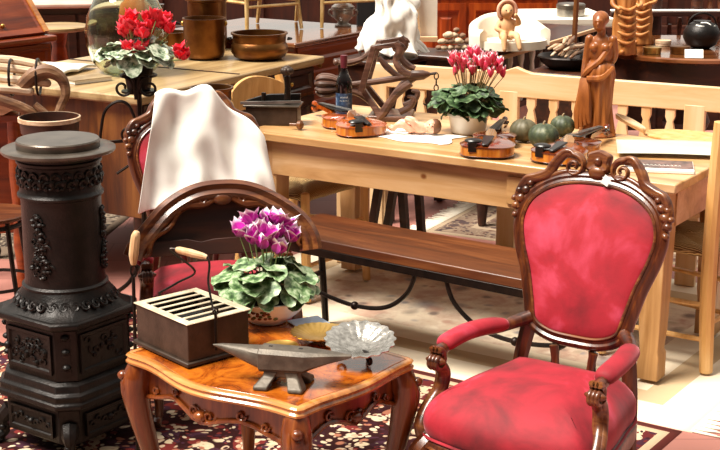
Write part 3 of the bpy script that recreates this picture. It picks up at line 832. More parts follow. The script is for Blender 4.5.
def rush_chair(label, loc, rz, back, group, tall, sp=1.0, th=1.0):
    """ladder chair, facing -Y"""
    t = thing('rush_seat_chair', label, 'chair', loc, rz, group)
    w, d, sh, bh = .20, .19, .44, back
    for s in (-1, 1):
        b = MB(); b.tube(cr([(s * w, -d, .47), (s * w, -d, .25), (s * (w + .004), -d - .01, .008)], 5), [.019, .021, .017], 10); b.ell(V((s * w, -d, .47)), (.019, .019, .008)); b.build('leg', 'chair_beech', t)
        b = MB(); b.tube(cr([(s * .158, d + .06 * sp, .008), (s * .165, d + .01 * sp, .25), (s * .168, d, .46), (s * .172, d + .035 * sp, .70), (s * .178, d + .09 * sp, bh)], 6), [.018 * th, .021 * th, .021 * th, .021 * th, .018 * th], 10); b.build('leg', 'chair_beech', t)
    def R_(n, p, q, r=.011): MB().tube([V(p), (V(p) + V(q)) / 2, V(q)], [r * .8, r, r * .8], 8).build(n, 'chair_beech', t)
    for z in (.16, .29):
        R_('rung', (-w, -d - .003, z), (w, -d - .003, z))
        for s in (-1, 1): R_('rung', (s * w, -d, z - .03), (s * .165, d + .02, z - .03))
    R_('rung', (-.165, d + .02, .2), (.165, d + .02, .2))
    b = MB()
    # woven seat: four wedges sloping to a cross in the middle
    def q(u, v):
        hw = .20 + (.168 - .20) * v; x = (u - .5) * 2 * hw; y = -d + 2 * d * v
        e = min(min(u, 1 - u), min(v, 1 - v)); edge = min(1, e / .08)
        return V((x * 1.02, y * 1.03, sh + .006 + .016 * math.sin(edge * PI / 2) - .010 * max(0, 1 - abs(abs(u - .5) - abs(v - .5)) * 9) + .004 * mnoise.noise(V((u * 14, v * 14, 3)))))
    b.grid(q, 26, 26); b.build('seat', 'rush', t, smooth=180, solid=.022)
    for z, h in tall:
        b = MB(); top = z > bh - .12
        y0 = d + .035 + (z - .7) * .22
        ol = []
        for i in range(13):
            f = i / 12 * 2 - 1; ol.append((f * .168, z + h / 2 + (.045 if top else .012) * (1 - f * f)))
        for i in range(13):
            f = 1 - i / 12 * 2; ol.append((f * .168, z - h / 2 + .008 * (1 - f * f)))
        b.prism(ol, -.009, .009, lambda p: V((p.x, y0 + p.z + .03 * (1 - (p.x / .168) ** 2), p.y)))
        b.build('back_slat', 'chair_beech', t, bevel=.003)
    return t
GC = 'pine chairs with woven rush seats'
k1 = spot(312, 192, .45)
rush_chair('pine rush-seat chair with curved back slat behind the iron box', (k1.x - .05, k1.y + .13, 0), math.radians(52), .88, GC, ((.80, .10), (.62, .05)))
k2 = spot(706, 375, 0)
rz = math.radians(-128)
Mx = Matrix.Rotation(rz, 3, 'Z'); leg_local = V((-.158, .20, 0))
o2 = V((k2.x, k2.y, 0)) - Mx @ V((.158, .20, 0))
rush_chair('pine rush-seat chair pushed in at the table end beside the magazines', (o2.x, o2.y, 0), rz, .93, GC, ((.84, .07), (.66, .06)), .15, 1.35)

# ================================================================ plants
def leaf(b, c, nrm, size, roll, cup=.25, wave=.1):
    nrm = V(nrm).normalized(); ref = V((0, 0, 1)) if abs(nrm.z) < .95 else V((1, 0, 0))
    a = ref.cross(nrm).normalized(); e = nrm.cross(a)
    ca, sa = math.cos(roll), math.sin(roll); a, e = a * ca + e * sa, e * ca - a * sa
    c = V(c); vs = [c - nrm * size * .06]; ws = [.15]; n = 14
    for r in (.36, .72, 1.0):
        for i in range(n):
            th = 2 * PI * i / n
            k = 1 - .42 * math.exp(-(((th - PI + PI) % (2 * PI) - PI) / .38) ** 2 if False else -((min(th, 2 * PI - th)) / .42) ** 2)     # notch at th = 0
            k *= 1 + .12 * math.exp(-((th - PI) / .5) ** 2)
            z = cup * r * r * .5 * size + wave * size * math.sin(th * 5 + roll * 3) * r ** 3 - .28 * size * max(0, r - .6) * (1 + math.cos(th - PI))
            rr = r * size * k
            vs.append(c + a * (rr * math.cos(th)) + e * (rr * math.sin(th) * .95) + nrm * z); ws.append(.15 + .85 * (r - .36) / .64 if r > .36 else .15)
    fs = [(0, 1 + i, 1 + (i + 1) % n) for i in range(n)]
    for q in range(2):
        for i in range(n): fs.append((1 + q * n + i, 1 + (q + 1) * n + i, 1 + (q + 1) * n + (i + 1) % n, 1 + q * n + (i + 1) % n))
    b.add(vs, fs, ws)
def bloom(scale, rr, narrow=1.0, flare=.35):
    b = MB()
    for k in range(5):
        a0 = 2 * PI * k / 5 + rr.uniform(-.25, .25); fl = flare * rr.uniform(.6, 1.5); ht = rr.uniform(.85, 1.12); tw = rr.uniform(-.6, .6)
        def f(u, v):
            w = narrow * (.30 * math.sin(PI * min(1, .16 + v * .80)) ** .8) * (u - .5) * 2
            r = .14 + fl * v * v + .10 * math.sin(PI * v) - .10 * ((u - .5) * 2) ** 2
            z = ht * v * (1 - .10 * abs(u - .5) * 2 * v)
            a = a0 + tw * v
            return V((r * math.cos(a) - w * math.sin(a), r * math.sin(a) + w * math.cos(a), z)) * scale
        b.grid(f, 6, 7, lambda u, v: max(v ** 1.1, (abs(u - .5) * 2) ** 3 * (.3 + .7 * v) if v > .15 else 0))
    b.ell(V((0, 0, .0)), (.15 * scale, .15 * scale, .12 * scale), nu=8, nv=5)
    return b
def cyclamen(t, z0, rad, hgt, nleaf, lsize, lmat, pmat, flowers, seed, fscale, narrow=1.0, flare=.35, stem='stem', droop=.25):
    """foliage dome above z0 in the thing's space; flowers = (x, y, z) of each bloom"""
    rr = random.Random(seed); b = MB()
    for i in range(nleaf):
        f = (i + .5) / nleaf; ph = math.acos(1 - f * (1 + droop)); th = i * 2.39996 + rr.uniform(-.2, .2)
        d = V((math.sin(ph) * math.cos(th), math.sin(ph) * math.sin(th), math.cos(ph)))
        c = V((d.x * rad * rr.uniform(.82, 1.05), d.y * rad * rr.uniform(.82, 1.05), z0 + hgt * (d.z * .62 + .38) * rr.uniform(.8, 1.12)))
        nm = d * .6 + V((rr.uniform(-.55, .55), rr.uniform(-.55, .55), .75))
        leaf(b, c, nm, lsize * rr.uniform(.65, 1.2), -PI / 2 + rr.uniform(-.9, .9), rr.uniform(.1, .7), .10)
    b.build('foliage', lmat, t, smooth=180)
    b = MB()
    for i in range(nleaf):
        if i % 2: continue
        f = (i + .5) / nleaf; ph = math.acos(1 - f * (1 + droop)); th = i * 2.39996
        d = V((math.sin(ph) * math.cos(th), math.sin(ph) * math.sin(th), math.cos(ph)))
        b.tube([V((d.x * rad * .15, d.y * rad * .15, z0 - .01)), V((d.x * rad * .6, d.y * rad * .6, z0 + hgt * .35)), V((d.x * rad * .9, d.y * rad * .9, z0 + hgt * (d.z * .6 + .36)))], .0022, 5)
    b.build('leaf_stalks', 'stem_green', t)
    vars_ = [bloom(fscale, rr, narrow, flare) for _ in range(5)]
    for i, (x, y, z) in enumerate(flowers):
        vb = MB(); Rm = Matrix.Translation((x, y, z)) @ Matrix.Rotation(rr.uniform(-.3, .3), 4, 'X') @ Matrix.Rotation(rr.uniform(-.3, .3), 4, 'Y') @ Matrix.Rotation(rr.uniform(0, 6), 4, 'Z')
        vb.merge(vars_[i % 5], Rm); o = vb.build('flower', pmat, t, smooth=180)
        b = MB(); b.tube(cr([(x * .25, y * .25, z0), (x * .6, y * .6, z0 + (z - z0) * .5), (x * 1.0, y * 1.0, z - .004)], 4), .0018, 5); b.build('flower_stalk', stem, o)

# purple cyclamen on the coffee table
pc = spot(268, 322, CT_H)
t = thing('potted_cyclamen', 'purple cyclamen with white-edged petals in a white flower-painted bowl on the coffee table', 'plant', (pc.x, pc.y, CT_H + .003), 0, 'potted cyclamens')
pot = MB().lathe([(0, 0), (.055, 0), (.058, .006), (.075, .015), (.098, .035), (.108, .058), (.110, .070), (.112, .073), (.108, .075), (.102, .066), (.09, .05), (0, .05)], 40).build('bowl', 'ceramic', t, smooth=60)
M['dec_red'] = plain('decor_brown', '#6e2a18', '#8e4a24', .3); M['dec_green'] = plain('decor_green', '#4e5a2c', '#6d7240', .3)
b1, b2 = MB(), MB(); rr = random.Random(9)
for k in range(26):
    a = -PI / 2 + rr.uniform(-.55, .45) - .05; z = .044 + rr.uniform(-.013, .013)
    r = .0985 + (z - .035) * .42
    (b1 if k % 3 else b2).ell(V((r * math.cos(a), r * math.sin(a), z)), (.006, .006, .004), nu=7, nv=5)
b1.build('painted_flowers', 'dec_red', pot); b2.build('painted_leaves', 'dec_green', pot)
MB().lathe([(0, .052), (.095, .052), (.095, .054), (0, .058)], 24).build('soil', 'soil', t)
fl = []
for px, py, dy in ((252, 214, 0), (240, 226, -.01), (262, 224, -.03), (276, 213, 0), (285, 218, .01), (272, 231, -.035), (291, 231, .0), (255, 233, -.03), (246, 219, .02), (280, 226, -.01), (266, 214, .02), (277, 243, -.045), (262, 238, -.045), (288, 224, .03)):
    q = spot_y(px, py + 12, pc.y + dy); fl.append((q.x - pc.x, dy, q.z - CT_H))
cyclamen(t, .06, .125, .12, 44, .047, M['leaf_pale'], M['petal_purple'], fl, 4, .043, 1.75, .5, 'stem_green', .55)

# pink cyclamen on the long table
pk = on_table(469, 136)
t = thing('potted_cyclamen', 'pink and white cyclamen in a plain white pot on the long pine table', 'plant', (pk.x, pk.y + .05, TH + .002), 0, 'potted cyclamens')
MB().lathe([(0, 0), (.064, 0), (.068, .004), (.080, .066), (.085, .070), (.085, .080), (.078, .080), (.074, .07), (0, .068)], 36).build('pot', 'ceramic', t, smooth=50)
MB().lathe([(0, .068), (.073, .068), (.073, .070), (0, .074)], 24).build('soil', 'soil', t)
fl = []; rr = random.Random(11)
base = []
for i in range(30):
    px = 453 + 40 * ((i * .618) % 1) + rr.uniform(-2, 2); py = 48 + 20 * rr.random() + (5 if px > 488 else 0); base.append((px, py, rr.uniform(-.06, .05)))
base += [(498, 66, 0), (503, 70, .02), (494, 60, 0), (500, 60, .0)]
for px, py, dy in base:
    q = spot_y(px, py + 8, pk.y + .05 + dy); fl.append((q.x - pk.x, dy, q.z - TH))
cyclamen(t, .085, .125, .10, 54, .045, M['leaf_dark'], M['petal_pink'], fl, 6, .044, .85, .24, 'stem', .85)

# red cyclamen in a wrought-iron stand
SH = .93
rc = spot(139, 90, SH)
st = thing('plant_stand', 'wrought-iron scrollwork plant stand between the stove and the draped armchair', 'plant stand', (rc.x, rc.y, 0))
b = MB(); b.tube([V((0, 0, .02)), V((0, 0, .5)), V((0, 0, SH - .01))], .010, 8); b.build('pole', 'iron_rod', st)
b = MB(); b.tube([V((.07 * math.cos(a), .07 * math.sin(a), SH + .055)) for a in [i * PI / 12 for i in range(24)]], .005, 6, True); b.lathe([(0, SH - .012), (.07, SH - .012), (.07, SH - .004), (0, SH - .004)], 20); b.build('pot_holder', 'iron_rod', st)
for k in range(3):
    a = math.radians(-90 + 120 * k); d = V((math.cos(a), math.sin(a), 0)); b = MB()
    b.tube(cr([V((0, 0, .25)) + d * .008, V((0, 0, .12)) + d * .09, V((0, 0, .04)) + d * .20, V((0, 0, .010)) + d * .24], 6), .009, 8); b.ell(d * .245 + V((0, 0, .012)), .012); b.build('leg', 'iron_rod', st)
for s in (-1, 1):
    b = MB()
    sp = spiral(0, 0, .044, .008, PI / 2, PI / 2 + 8.2, 30)
    b.tube([V((s * (.052 + q.x), -.072, SH + .016 + q.y)) for q in sp], .0055, 6); b.tube(cr([(s * .052, -.072, SH + .060), (s * .014, -.072, SH + .058), (s * .003, -.072, SH - .03)], 4), .0055, 6)
    b.build('scroll', 'iron_rod', st)
    b = MB()
    pa = cr([(s * .012, -.012, SH - .14), (s * .04, -.012, SH - .065), (s * .085, -.012, SH - .048), (s * .135, -.012, SH - .085), (s * .155, -.012, SH - .16), (s * .162, -.012, SH - .22)], 6); b.tube(pa, .0065, 6)
    sp = spiral(0, 0, .036, .007, 0, 8.6, 30)
    b.tube([V((s * (.048 - q.x), -.012, SH - .185 + q.y)) for q in sp], .0055, 6); b.tube(cr([(s * .012, -.012, SH - .185), (s * .006, -.012, SH - .22), (s * .02, -.012, SH - .28), (s * .10, -.012, SH - .34)], 5), .006, 6)
    b.build('scroll', 'iron_rod', st)
b = MB(); b.beam((-.16, -.012, SH - .215), (.16, -.012, SH - .185), .012, .012); b.build('crossbar', 'iron_rod', st)
t = thing('potted_cyclamen', 'bright red cyclamen with grey-green leaves held in the iron plant stand', 'plant', (rc.x, rc.y, SH), 0, 'potted cyclamens')
MB().lathe([(0, 0), (.046, 0), (.060, .085), (.064, .088), (.064, .1), (.058, .1), (.055, .085), (0, .08)], 28).build('pot', 'iron', t, smooth=50)
fl = []; rr = random.Random(12)
for i in range(26):
    px = 124 + 46 * rr.random(); py = 10 + 26 * rr.random() * (1 - abs(px - 147) / 60) + abs(px - 147) * .25 + 2; dy = rr.uniform(-.06, .06); q = spot_y(px, py + 5, rc.y + dy); fl.append((q.x - rc.x, dy, q.z - SH))
for px, py in ((128, 48), (134, 51), (141, 49), (131, 54), (181, 50), (184, 56), (180, 55)):
    q = spot_y(px, py + 4, rc.y - .06); fl.append((q.x - rc.x, -.06, q.z - SH))
cyclamen(t, .10, .135, .085, 38, .047, M['leaf_grey'], M['petal_red'], fl, 8, .044, 1.8, .55, 'stem_green', .5)

# ================================================================ on the coffee table
# grated foot warmer
fw = spot(186, 338, CT_H + .004)
ctrot = math.radians(-38)
def foot_warmer():
    p0, p1, p2 = spot(188, 369, CT_H + .006), spot(134, 344, CT_H + .006), spot(241, 347, CT_H + .006)
    a, bv = p1 - p0, p2 - p0; ang = math.atan2(-a.y, -a.x); w, d = a.length, bv.length
    e1 = -a.normalized(); e2 = V((-e1.y, e1.x, 0)); c = p0 + a / 2 + e2 * d / 2
    t = thing('foot_warmer', 'dark metal foot-warmer box with cream slotted lid and wooden-gripped wire handle', 'foot warmer', (c.x, c.y, CT_H + .004), ang)
    h = .118; hw, hd = w / 2 - .004, d / 2 - .004
    MB().box((0, 0, .006), (w + .004, d + .004, .012)).build('base_rim', 'box_metal', t, bevel=.003)
    bq = lambda o, z: [V((p * (hw - .003 - o), q * (hd - .003 - o), z)) for p, q in ((-1, -1), (1, -1), (1, 1), (-1, 1))]
    MB().loft([bq(0, .010), bq(0, h - .002), bq(.006, h - .002), bq(.006, .012)], loop=True).build('box', 'box_metal', t, smooth=None, bevel=.004)
    # slotted lid: frame with bars, dark void between
    b = MB(); z = h - .002; tz = .004; fx, fy = hw + .002, hd + .002; m = .024
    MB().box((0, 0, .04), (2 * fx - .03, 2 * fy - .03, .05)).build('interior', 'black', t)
    b.box((0, -fy + m / 2, z + tz / 2), (2 * fx, m, tz)); b.box((0, fy - m / 2, z + tz / 2), (2 * fx, m, tz))
    b.box((-fx + m / 2, 0, z + tz / 2), (m, 2 * fy - 2 * m, tz)); b.box((fx - m / 2, 0, z + tz / 2), (m, 2 * fy - 2 * m, tz))
    n = 6; inner = 2 * fx - 2 * m; bw = inner / (2 * n - 1)
    for k in range(1, n): b.box((-fx + m + bw * (2 * k - .5), 0, z + tz / 2), (bw * .5, 2 * fy - 2 * m, tz))
    b.build('slotted_lid', 'box_top', t, bevel=.002)
    # handle: two posts with rings, wire bail, wooden grip
    pl, pr = V((-hw + .0, -hd * .0 - .0, 0)), V((hw, 0, 0))
    loc_ = lambda p: R3(-ang) @ (p - V((c.x, c.y, CT_H)))
    GA_, GB_ = loc_(spot_y(176, 252, c.y + .02)), loc_(spot_y(207, 260, c.y + .0))
    hb = MB()
    L = V((-hw - .006, -hd * .15, 0)); Rr = V((hw + .006, -hd * .15, 0))
    hb.tube([Rr + V((0, 0, .03)), Rr + V((0, 0, h + .012))], .0042, 8); hb.tube([Rr + V((0, .008 * math.cos(q * PI / 6), h + .020 + .008 * math.sin(q * PI / 6))) for q in range(12)], .0028, 6, True)
    hb.tube([L + V((0, 0, .03)), L + V((0, 0, h + .012))], .0042, 8)
    pts = cr([L + V((0, 0, h + .010)), L + V((.005, .06, h + .03)), L + V((.03, .10, h + .06)), GA_ + V((-.02, 0, -.012)), GA_, GB_, GB_ + (Rr + V((0, 0, h + .02)) - GB_) * .35 + V((-.008, 0, -.022)), Rr + V((-.02, .008, h + .014)), Rr + V((0, 0, h + .022))], 6)
    hb.tube(pts, .0032, 6); hnd = hb.build('bail', 'iron_rod', t)
    g = MB(); A, B_ = GA_, GB_
    g.tube([A, A.lerp(B_, .1), A.lerp(B_, .5), A.lerp(B_, .85), B_], [.006, .0095, .011, .009, .006], 10); g.build('grip', 'pale_wood', hnd)
    return t
foot_warmer()
# hanging chain with pale cord-wrapped grip, on the arm of the draped chair
h0 = spot_y(136, 244, 4.02)
t = thing('fire_tongs', 'slim black fire tool with chain link and pale cord-wrapped grip beside the foot warmer', 'fire tool', (h0.x, h0.y, 0))
MB().tube([V((-.022, 0, .004)), V((-.016, 0, .35)), V((-.012, 0, h0.z - .105))], .0055, 8).build('shaft', 'iron_rod', t)
b = MB(); b.tube([V((-.010 + .009 * math.cos(a), 0, h0.z - .087 + .018 * math.sin(a))) for a in [i * PI / 8 for i in range(16)]], .0035, 6, True); b.build('chain_link', 'iron_rod', t)
b = MB(); b.tube(cr([(-.010, 0, h0.z - .068), (-.008, 0, h0.z - .035), (0, 0, h0.z + .02), (.006, 0, h0.z + .035)], 5), [.008, .015, .014, .007], 10); b.build('grip', 'pale_wood', t)

# anvil
def anvil():
    # outline given in the photo's plane: horn to the left, heel taper to the right
    a = spot(284, 386, CT_H)
    t = thing('anvil', 'small grey steel bench anvil with pointed horn and square holes in its face', 'anvil', (a.x, a.y, CT_H + .001), math.radians(-14))
    b = MB()
    def ring(x, hw, z0, z1, rnd=0):
        if rnd: return [V((x, hw * math.cos(q), z1 - (z1 - z0) * (.5 - .5 * math.sin(q)) if False else (z0 + z1) / 2 + (z1 - z0) / 2 * math.sin(q))) for q in [2 * PI * i / 16 for i in range(16)]]
        return None
    def sec(x, hw, z0, z1, r):
        """16-sided section between a flat box (r=0) and a round (r=1)"""
        o = []
        for i in range(16):
            q = 2 * PI * (i + .5) / 16; c, s = math.cos(q), math.sin(q); m = max(abs(c), abs(s)); k = (1 / m) * (1 - r) + r
            o.append(V((x, hw * c * k, (z0 + z1) / 2 + (z1 - z0) / 2 * s * k)))
        return o
    Z = .098
    b.loft([sec(-.190, .001, Z - .009, Z - .005, 1), sec(-.165, .009, Z - .018, Z - .001, 1), sec(-.13, .017, Z - .032, Z - .0, .9), sec(-.095, .024, Z - .046, Z, .75), sec(-.062, .030, Z - .056, Z + .0, .5), sec(-.058, .034, Z - .060, Z + .001, 0), sec(.06, .034, Z - .055, Z + .001, 0), sec(.075, .031, Z - .046, Z, 0), (sec(.12, .022, Z - .028, Z - .001, 0)), sec(.178, .005, Z - .011, Z - .004, 0)])
    body = b.build('body', 'anvil', t, smooth=30)
    b = MB()
    def bx(hx, hy, z): return [V((p * hx, q * hy, z)) for p, q in ((-1, -1), (1, -1), (1, 1), (-1, 1))]
    b.loft([bx(.046, .026, .026), bx(.044, .027, .040), bx(.050, .032, .062)])
    for s in (-1, 1):
        for q in (-1, 1):
            f4 = lambda x0, x1, y0, y1, z: [V((s * x0, q * y0, z)), V((s * x1, q * y0, z)), V((s * x1, q * y1, z)), V((s * x0, q * y1, z))]
            b.loft([f4(.026, .066, .018, .062, 0), f4(.026, .064, .018, .060, .010), f4(.014, .047, .0, .030, .030), f4(.004, .045, .0, .028, .044)])
    b.build('foot', 'anvil', t, bevel=.004)
    for x in (-.035, .045): MB().box((x, .004, Z + .0005), (.010, .008, .0025)).build('hole', 'black', t)
    return t
anvil()
# dishes and paper
def fluted(name, label, cat, loc, R_, H_, m, n, amp, tilt, rz=0, stand=0):
    t = thing(name, label, cat, loc, rz)
    fn = lambda a, z: 1 + amp * (max(0, z) / H_) * math.cos(n * a)
    Mx = R3(tilt, 'X')
    b = MB(); b.lathe([(0, .004), (R_ * .30, .004), (R_ * .36, .007), (R_ * .55, H_ * .5), (R_ * .85, H_ * .86), (R_, H_), (R_, H_ + .003), (R_ * .84, H_ * .86 + .004), (R_ * .54, H_ * .5 + .004), (R_ * .34, .012), (0, .010)], 96, (0, 0, stand), Mx, fn)
    b.build('bowl', m, t, smooth=60); return t
ds = spot(360, 347, CT_H + .045)
t = fluted('embossed_dish', 'embossed silver scalloped dish tilted on scrolled feet beside the anvil', 'dish', (ds.x, ds.y, CT_H), .094, .036, 'silver', 18, .035, math.radians(12), 0, .030)
b = MB(); rr = random.Random(2)
Mx = R3(math.radians(12), 'X')
for k in range(14):
    a = 2 * PI * k / 14
    for f in (.80,):
        z = .034 * (f - .1) * 1.05 + .004; b.ell(V((0, 0, .030)) + Mx @ V((.094 * f * math.cos(a), .094 * f * math.sin(a), z)), (.006, .006, .003), Mx, 7, 5)
b.build('embossing', 'silver', KIDS(t)[0])
for k in range(3):
    a = math.radians(-60 + 120 * k); d = V((math.cos(a), math.sin(a), 0)); b = MB()
    sp = spiral(0, 0, .016, .003, PI / 2, PI / 2 + 7, 20); b.tube([d * (.052 + q.x) + V((0, 0, .020 + q.y)) for q in sp], .0045, 6); b.tube(cr([d * .052 + V((0, 0, .036)), d * .03 + V((0, 0, .036)), d * .015 + V((0, 0, .034))], 4), .005, 6); b.build('foot', 'iron_rod', t)
dg = spot(322, 338, CT_H + .02)
fluted('fluted_dish', 'gold fluted oval dish tucked behind the silver dish', 'dish', (dg.x - .01, dg.y + .015, CT_H + .002), .078, .026, 'brass', 24, .03, 0)
db = spot(268, 351, CT_H + .012)
t = thing('brass_plate', 'small round brass plate lying behind the anvil', 'plate', (db.x + .035, db.y + .02, CT_H + .003)); MB().lathe([(0, 0), (.034, 0), (.046, .009), (.050, .012), (.048, .014), (.034, .005), (0, .004)], 40).build('dish', 'brass', t)
pb = spot(300, 329, CT_H)
M['blue_print'] = plain('blue_print', '#8fa6c4', '#c5d2e0', .4, 0, 9)
t = thing('booklet', 'pale blue booklet under the edge of the gold dish', 'booklet', (pb.x + .035, pb.y + .015, CT_H + .003), .5)
MB().box((0, 0, .0012), (.10, .13, .0020)).build('pages', 'paper', t); MB().box((0, 0, .0026), (.10, .13, .0006)).build('cover', 'blue_print', t)
# ================================================================ arched carved panel and white cloth on the far armchair
def arch_panel():
    a = spot_y(133, 258, 4.24); b_ = spot_y(314, 252, 4.34)
    c = (a + b_) / 2; L = (b_ - a).length; ang = math.atan2(b_.y - a.y, b_.x - a.x)
    t = thing('carved_arch', 'arched carved walnut piece with dark hollow inside, propped across the draped armchair', 'carving', (c.x, c.y, c.z), ang)
    Hh = .215; hw = L / 2
    lean = math.radians(16)
    def P_(x, z, d=0): return V((x, z * math.sin(lean) - d * math.cos(lean), z * math.cos(lean) + d * math.sin(lean)))
    arc = cr([(-hw, .0), (-hw + .018, .035), (-hw + .06, .085), (-hw * .58, .148), (-hw * .30, .192), (0, .204), (hw * .3, .194), (hw * .58, .155), (hw - .05, .10), (hw - .015, .045), (hw - .008, 0)], 6)
    prof = [(-.032, -.055), (.026, -.055), (.034, -.02), (.026, .0), (.032, .014), (.018, .028), (.002, .018), (-.012, .026), (-.028, .014), (-.033, -.01)]
    nrm = V((0, -math.cos(lean), math.sin(lean)))
    fr = MB().sweep([P_(p.x, p.y) for p in arc], prof, nrm).build('frame', 'walnut_carved', t, smooth=45)
    b = MB()
    inner = [p for p in arc[3:-3]]
    m = len(inner)
    sc = []
    for i, p in enumerate(inner):
        f = i / (m - 1); tdir = (inner[min(i + 1, m - 1)] - inner[max(i - 1, 0)]).normalized(); nn = V((tdir.y, -tdir.x, 0)); sc.append(P_(p.x + nn.x * (.030 + .010 * math.sin(f * 34)), p.y + nn.y * (.030 + .010 * math.sin(f * 34)), .008))
    b.tube(sc, [.006, .012, .007, .013, .006, .014, .007, .012, .006], 7)
    for s in (-1, 1):
        for (x, z, r, a0) in ((.065, .172, .020, 0), (.15, .142, .017, .6), (.205, .10, .014, 1.2)):
            sp = spiral(0, 0, r, .003, a0, a0 + 7, 20); b.tube([P_(s * (x + q.x), z + q.y, .014) for q in sp], .0045, 6)
    b.ell(P_(0, .174, .012), (.030, .012, .020)); b.build('carving', 'walnut_carved', fr)
    poly = [(p.x * .97, p.y * .96) for p in arc]
    MB().prism(poly, .040, .050, lambda p: P_(p.x, p.y, -p.z)).build('back_board', 'dark_oak', t)
    rl = MB(); pts = [(-hw + .03, .0), (hw * .35, .0), (hw * .42, .03), (hw * .40, .055), (-hw * .1, .050), (-hw * .25, .042), (-hw * .4, .052), (-hw + .07, .048)]
    rl.prism(pts, -.012, .012, lambda p: P_(p.x, p.y, -p.z - .02)); r_ = rl.build('bottom_rail', 'dark_oak', t, bevel=.002)
    return t
arch_panel()

def cloth_over():
    """white sheet thrown over the crest of the armchair: hangs in front and a little behind"""
    Ma = Matrix.Translation(A2.location) @ Matrix.Rotation(A2.rotation_euler.z, 4, 'Z') @ Matrix.Scale(A2.scale[0], 4)
    def top_w(u): return .626 - 1.05 * max(0, u - .055) - .25 * max(0, -u - .07) + .012 * math.sin(u * 40)
    NU, NV = 44, 46
    LF = .56; LB = .10
    def f(a, v):
        # front hem wider than the top
        s = v * (LF + LB) - LB                                   # <0 behind the crest
        sp = max(0, s) / LF
        u = -.135 + .395 * a
        u = u + sp * ((-.12) * (1 - a) ** 1.5 + .075 * a)
        w0 = top_w(-.150 + .395 * a)
        fold = .020 * math.sin(a * 13 + 3.2 * sp + .6) * min(1, sp * 2.2 + .15) + .011 * math.sin(a * 29 - 4 * sp) * sp + .022 * mnoise.noise(V((a * 5, sp * 4, 2)))
        if s < 0: return Ma @ B3(u, w0 + s * .95, -.062 - .03 * (-s) / LB)
        r = .055
        if s < r * PI / 2 * 1.0: 
            th = s / r; return Ma @ B3(u, w0 + r * 0 + .012 * math.sin(th * 2), -.062 + (.158 + fold) * (s / (r * PI / 2)))
        return Ma @ B3(u, w0 - (s - r * PI / 2), .098 + fold + .012 * sp)
    b = MB(); b.grid(f, NU, NV)
    o = b.build('cloth', 'white_cloth', None, smooth=180, solid=.003, sub=1)
    o.name = 'white_cloth'; return tag(o, 'white cotton cloth draped over the back of the far red armchair', 'cloth')
cloth_over()

# ================================================================ on the long table
def violin(label, p_low, p_high, zt, group, wood_m, rock=0):
    """lower bout at p_low, scroll end at p_high (world xy)"""
    d = (p_high - p_low); d.z = 0; Ltot = .58; ang = math.atan2(d.y, d.x) - PI / 2
    t = thing('violin', label, 'violin', (p_low.x, p_low.y, zt), ang, group)
    # outline along +y from 0 (lower end) to .355
    half = [(.0, 0), (.055, .004), (.090, .03), (.103, .075), (.094, .125), (.066, .155), (.056, .185), (.062, .215), (.079, .235), (.083, .275), (.068, .322), (.032, .350), (.0, .355)]
    ol = cr(half + [(-x, y) for x, y in half[-2:0:-1]], 4, True)
    def arch(z, o, dz=0): return [V((p.x, p.y, z)) for p in offs(ol, o)]
    rb = MB(); rb.loft([arch(.006, -.003), arch(.038, -.003)]); rb.build('ribs', 'violin_rib', t, smooth=60)
    def plate(nm, m, z, sg):
        b = MB(); rings = [arch(z, -.001), arch(z + sg * .004, .0)]
        c0 = V((0, .18, 0))
        for k, h in ((.86, .007), (.66, .012), (.42, .016), (.2, .018), (.02, .0185)):
            rings.append([V((p.x * k, .18 + (p.y - .18) * (k if k > .5 else k), z + sg * (.004 + h * .75))) for p in ol])
        b.loft(rings); return b.build(nm, m, t, smooth=60)
    plate('back', wood_m, .006, -.25); tp = plate('top', wood_m, .037, 1)
    fh = MB()
    for s in (-1, 1):
        fh.tube([V((s * (.036 + .010 * math.sin(q * .5)), .125 + .0062 * q, .0525 - .0 * q)) for q in range(11)], [.001, .003, .001], 5)
    fh.build('sound_holes', 'ebony', tp)
    nk = MB(); nk.loft([[V((x, y, z)) for x, z in ((-w, z0), (w, z0), (w, z1), (-w, z1))] for y, w, z0, z1 in ((.345, .016, .012, .044), (.37, .012, .034, .052), (.47, .011, .040, .056), (.49, .011, .038, .056))])
    nk.loft([[V((x, y, z)) for x, z in ((-w, z0), (w, z0), (w, z1), (-w, z1))] for y, w, z0, z1 in ((.488, .012, .036, .056), (.55, .009, .030, .050))])
    sp = spiral(0, 0, .020, .004, PI / 2, PI / 2 + 9, 30); nk.tube([V((0, .560 + q.x * .9, .034 + q.y * .9)) for q in sp], lambda q: .010 - .004 * q, 8, ex=1.2)
    nk.build('neck', wood_m, t, smooth=40)
    MB().loft([[V((-w, y, z)), V((w, y, z)), V((w, y, z + .006)), V((-w, y, z + .006))] for y, w, z in ((.235, .021, .062), (.49, .012, .056))]).build('fingerboard', 'ebony', t, bevel=.002)
    MB().loft([[V((-w, y, z)), V((w, y, z)), V((w, y, z + .008)), V((-w, y, z + .008))] for y, w, z in ((.004, .010, .046), (.11, .021, .060))]).build('tailpiece', 'ebony', t, bevel=.003)
    MB().prism([(-.020, .052), (.020, .052), (.021, .066), (.012, .080), (-.012, .080), (-.021, .066)], .168, .172, lambda p: V((p.x, p.z, p.y))).build('bridge', 'pale_wood', t)
    b = MB(); b.ell(V((-.045, .03, .060)), (.034, .026, .010)); b.box((-.045, .004, .040), (.03, .006, .034)); b.build('chin_rest', 'ebony', t)
    for i in range(4):
        x = -.012 + .008 * i; MB().tube([V((x, .11, .069)), V((x, .17, .081)), V((x * .7, .49, .064))], .0007, 4).build('string', 'pewter', t)
        MB().tube([V((-.020 * (1 if i % 2 else -1), .505 + .013 * i, .043)), V((.012 * (1 if i % 2 else -1), .505 + .013 * i, .043))], [.005, .003, .002], 6).build('peg', 'ebony', t)
    return t
GV = 'violins on the long table'
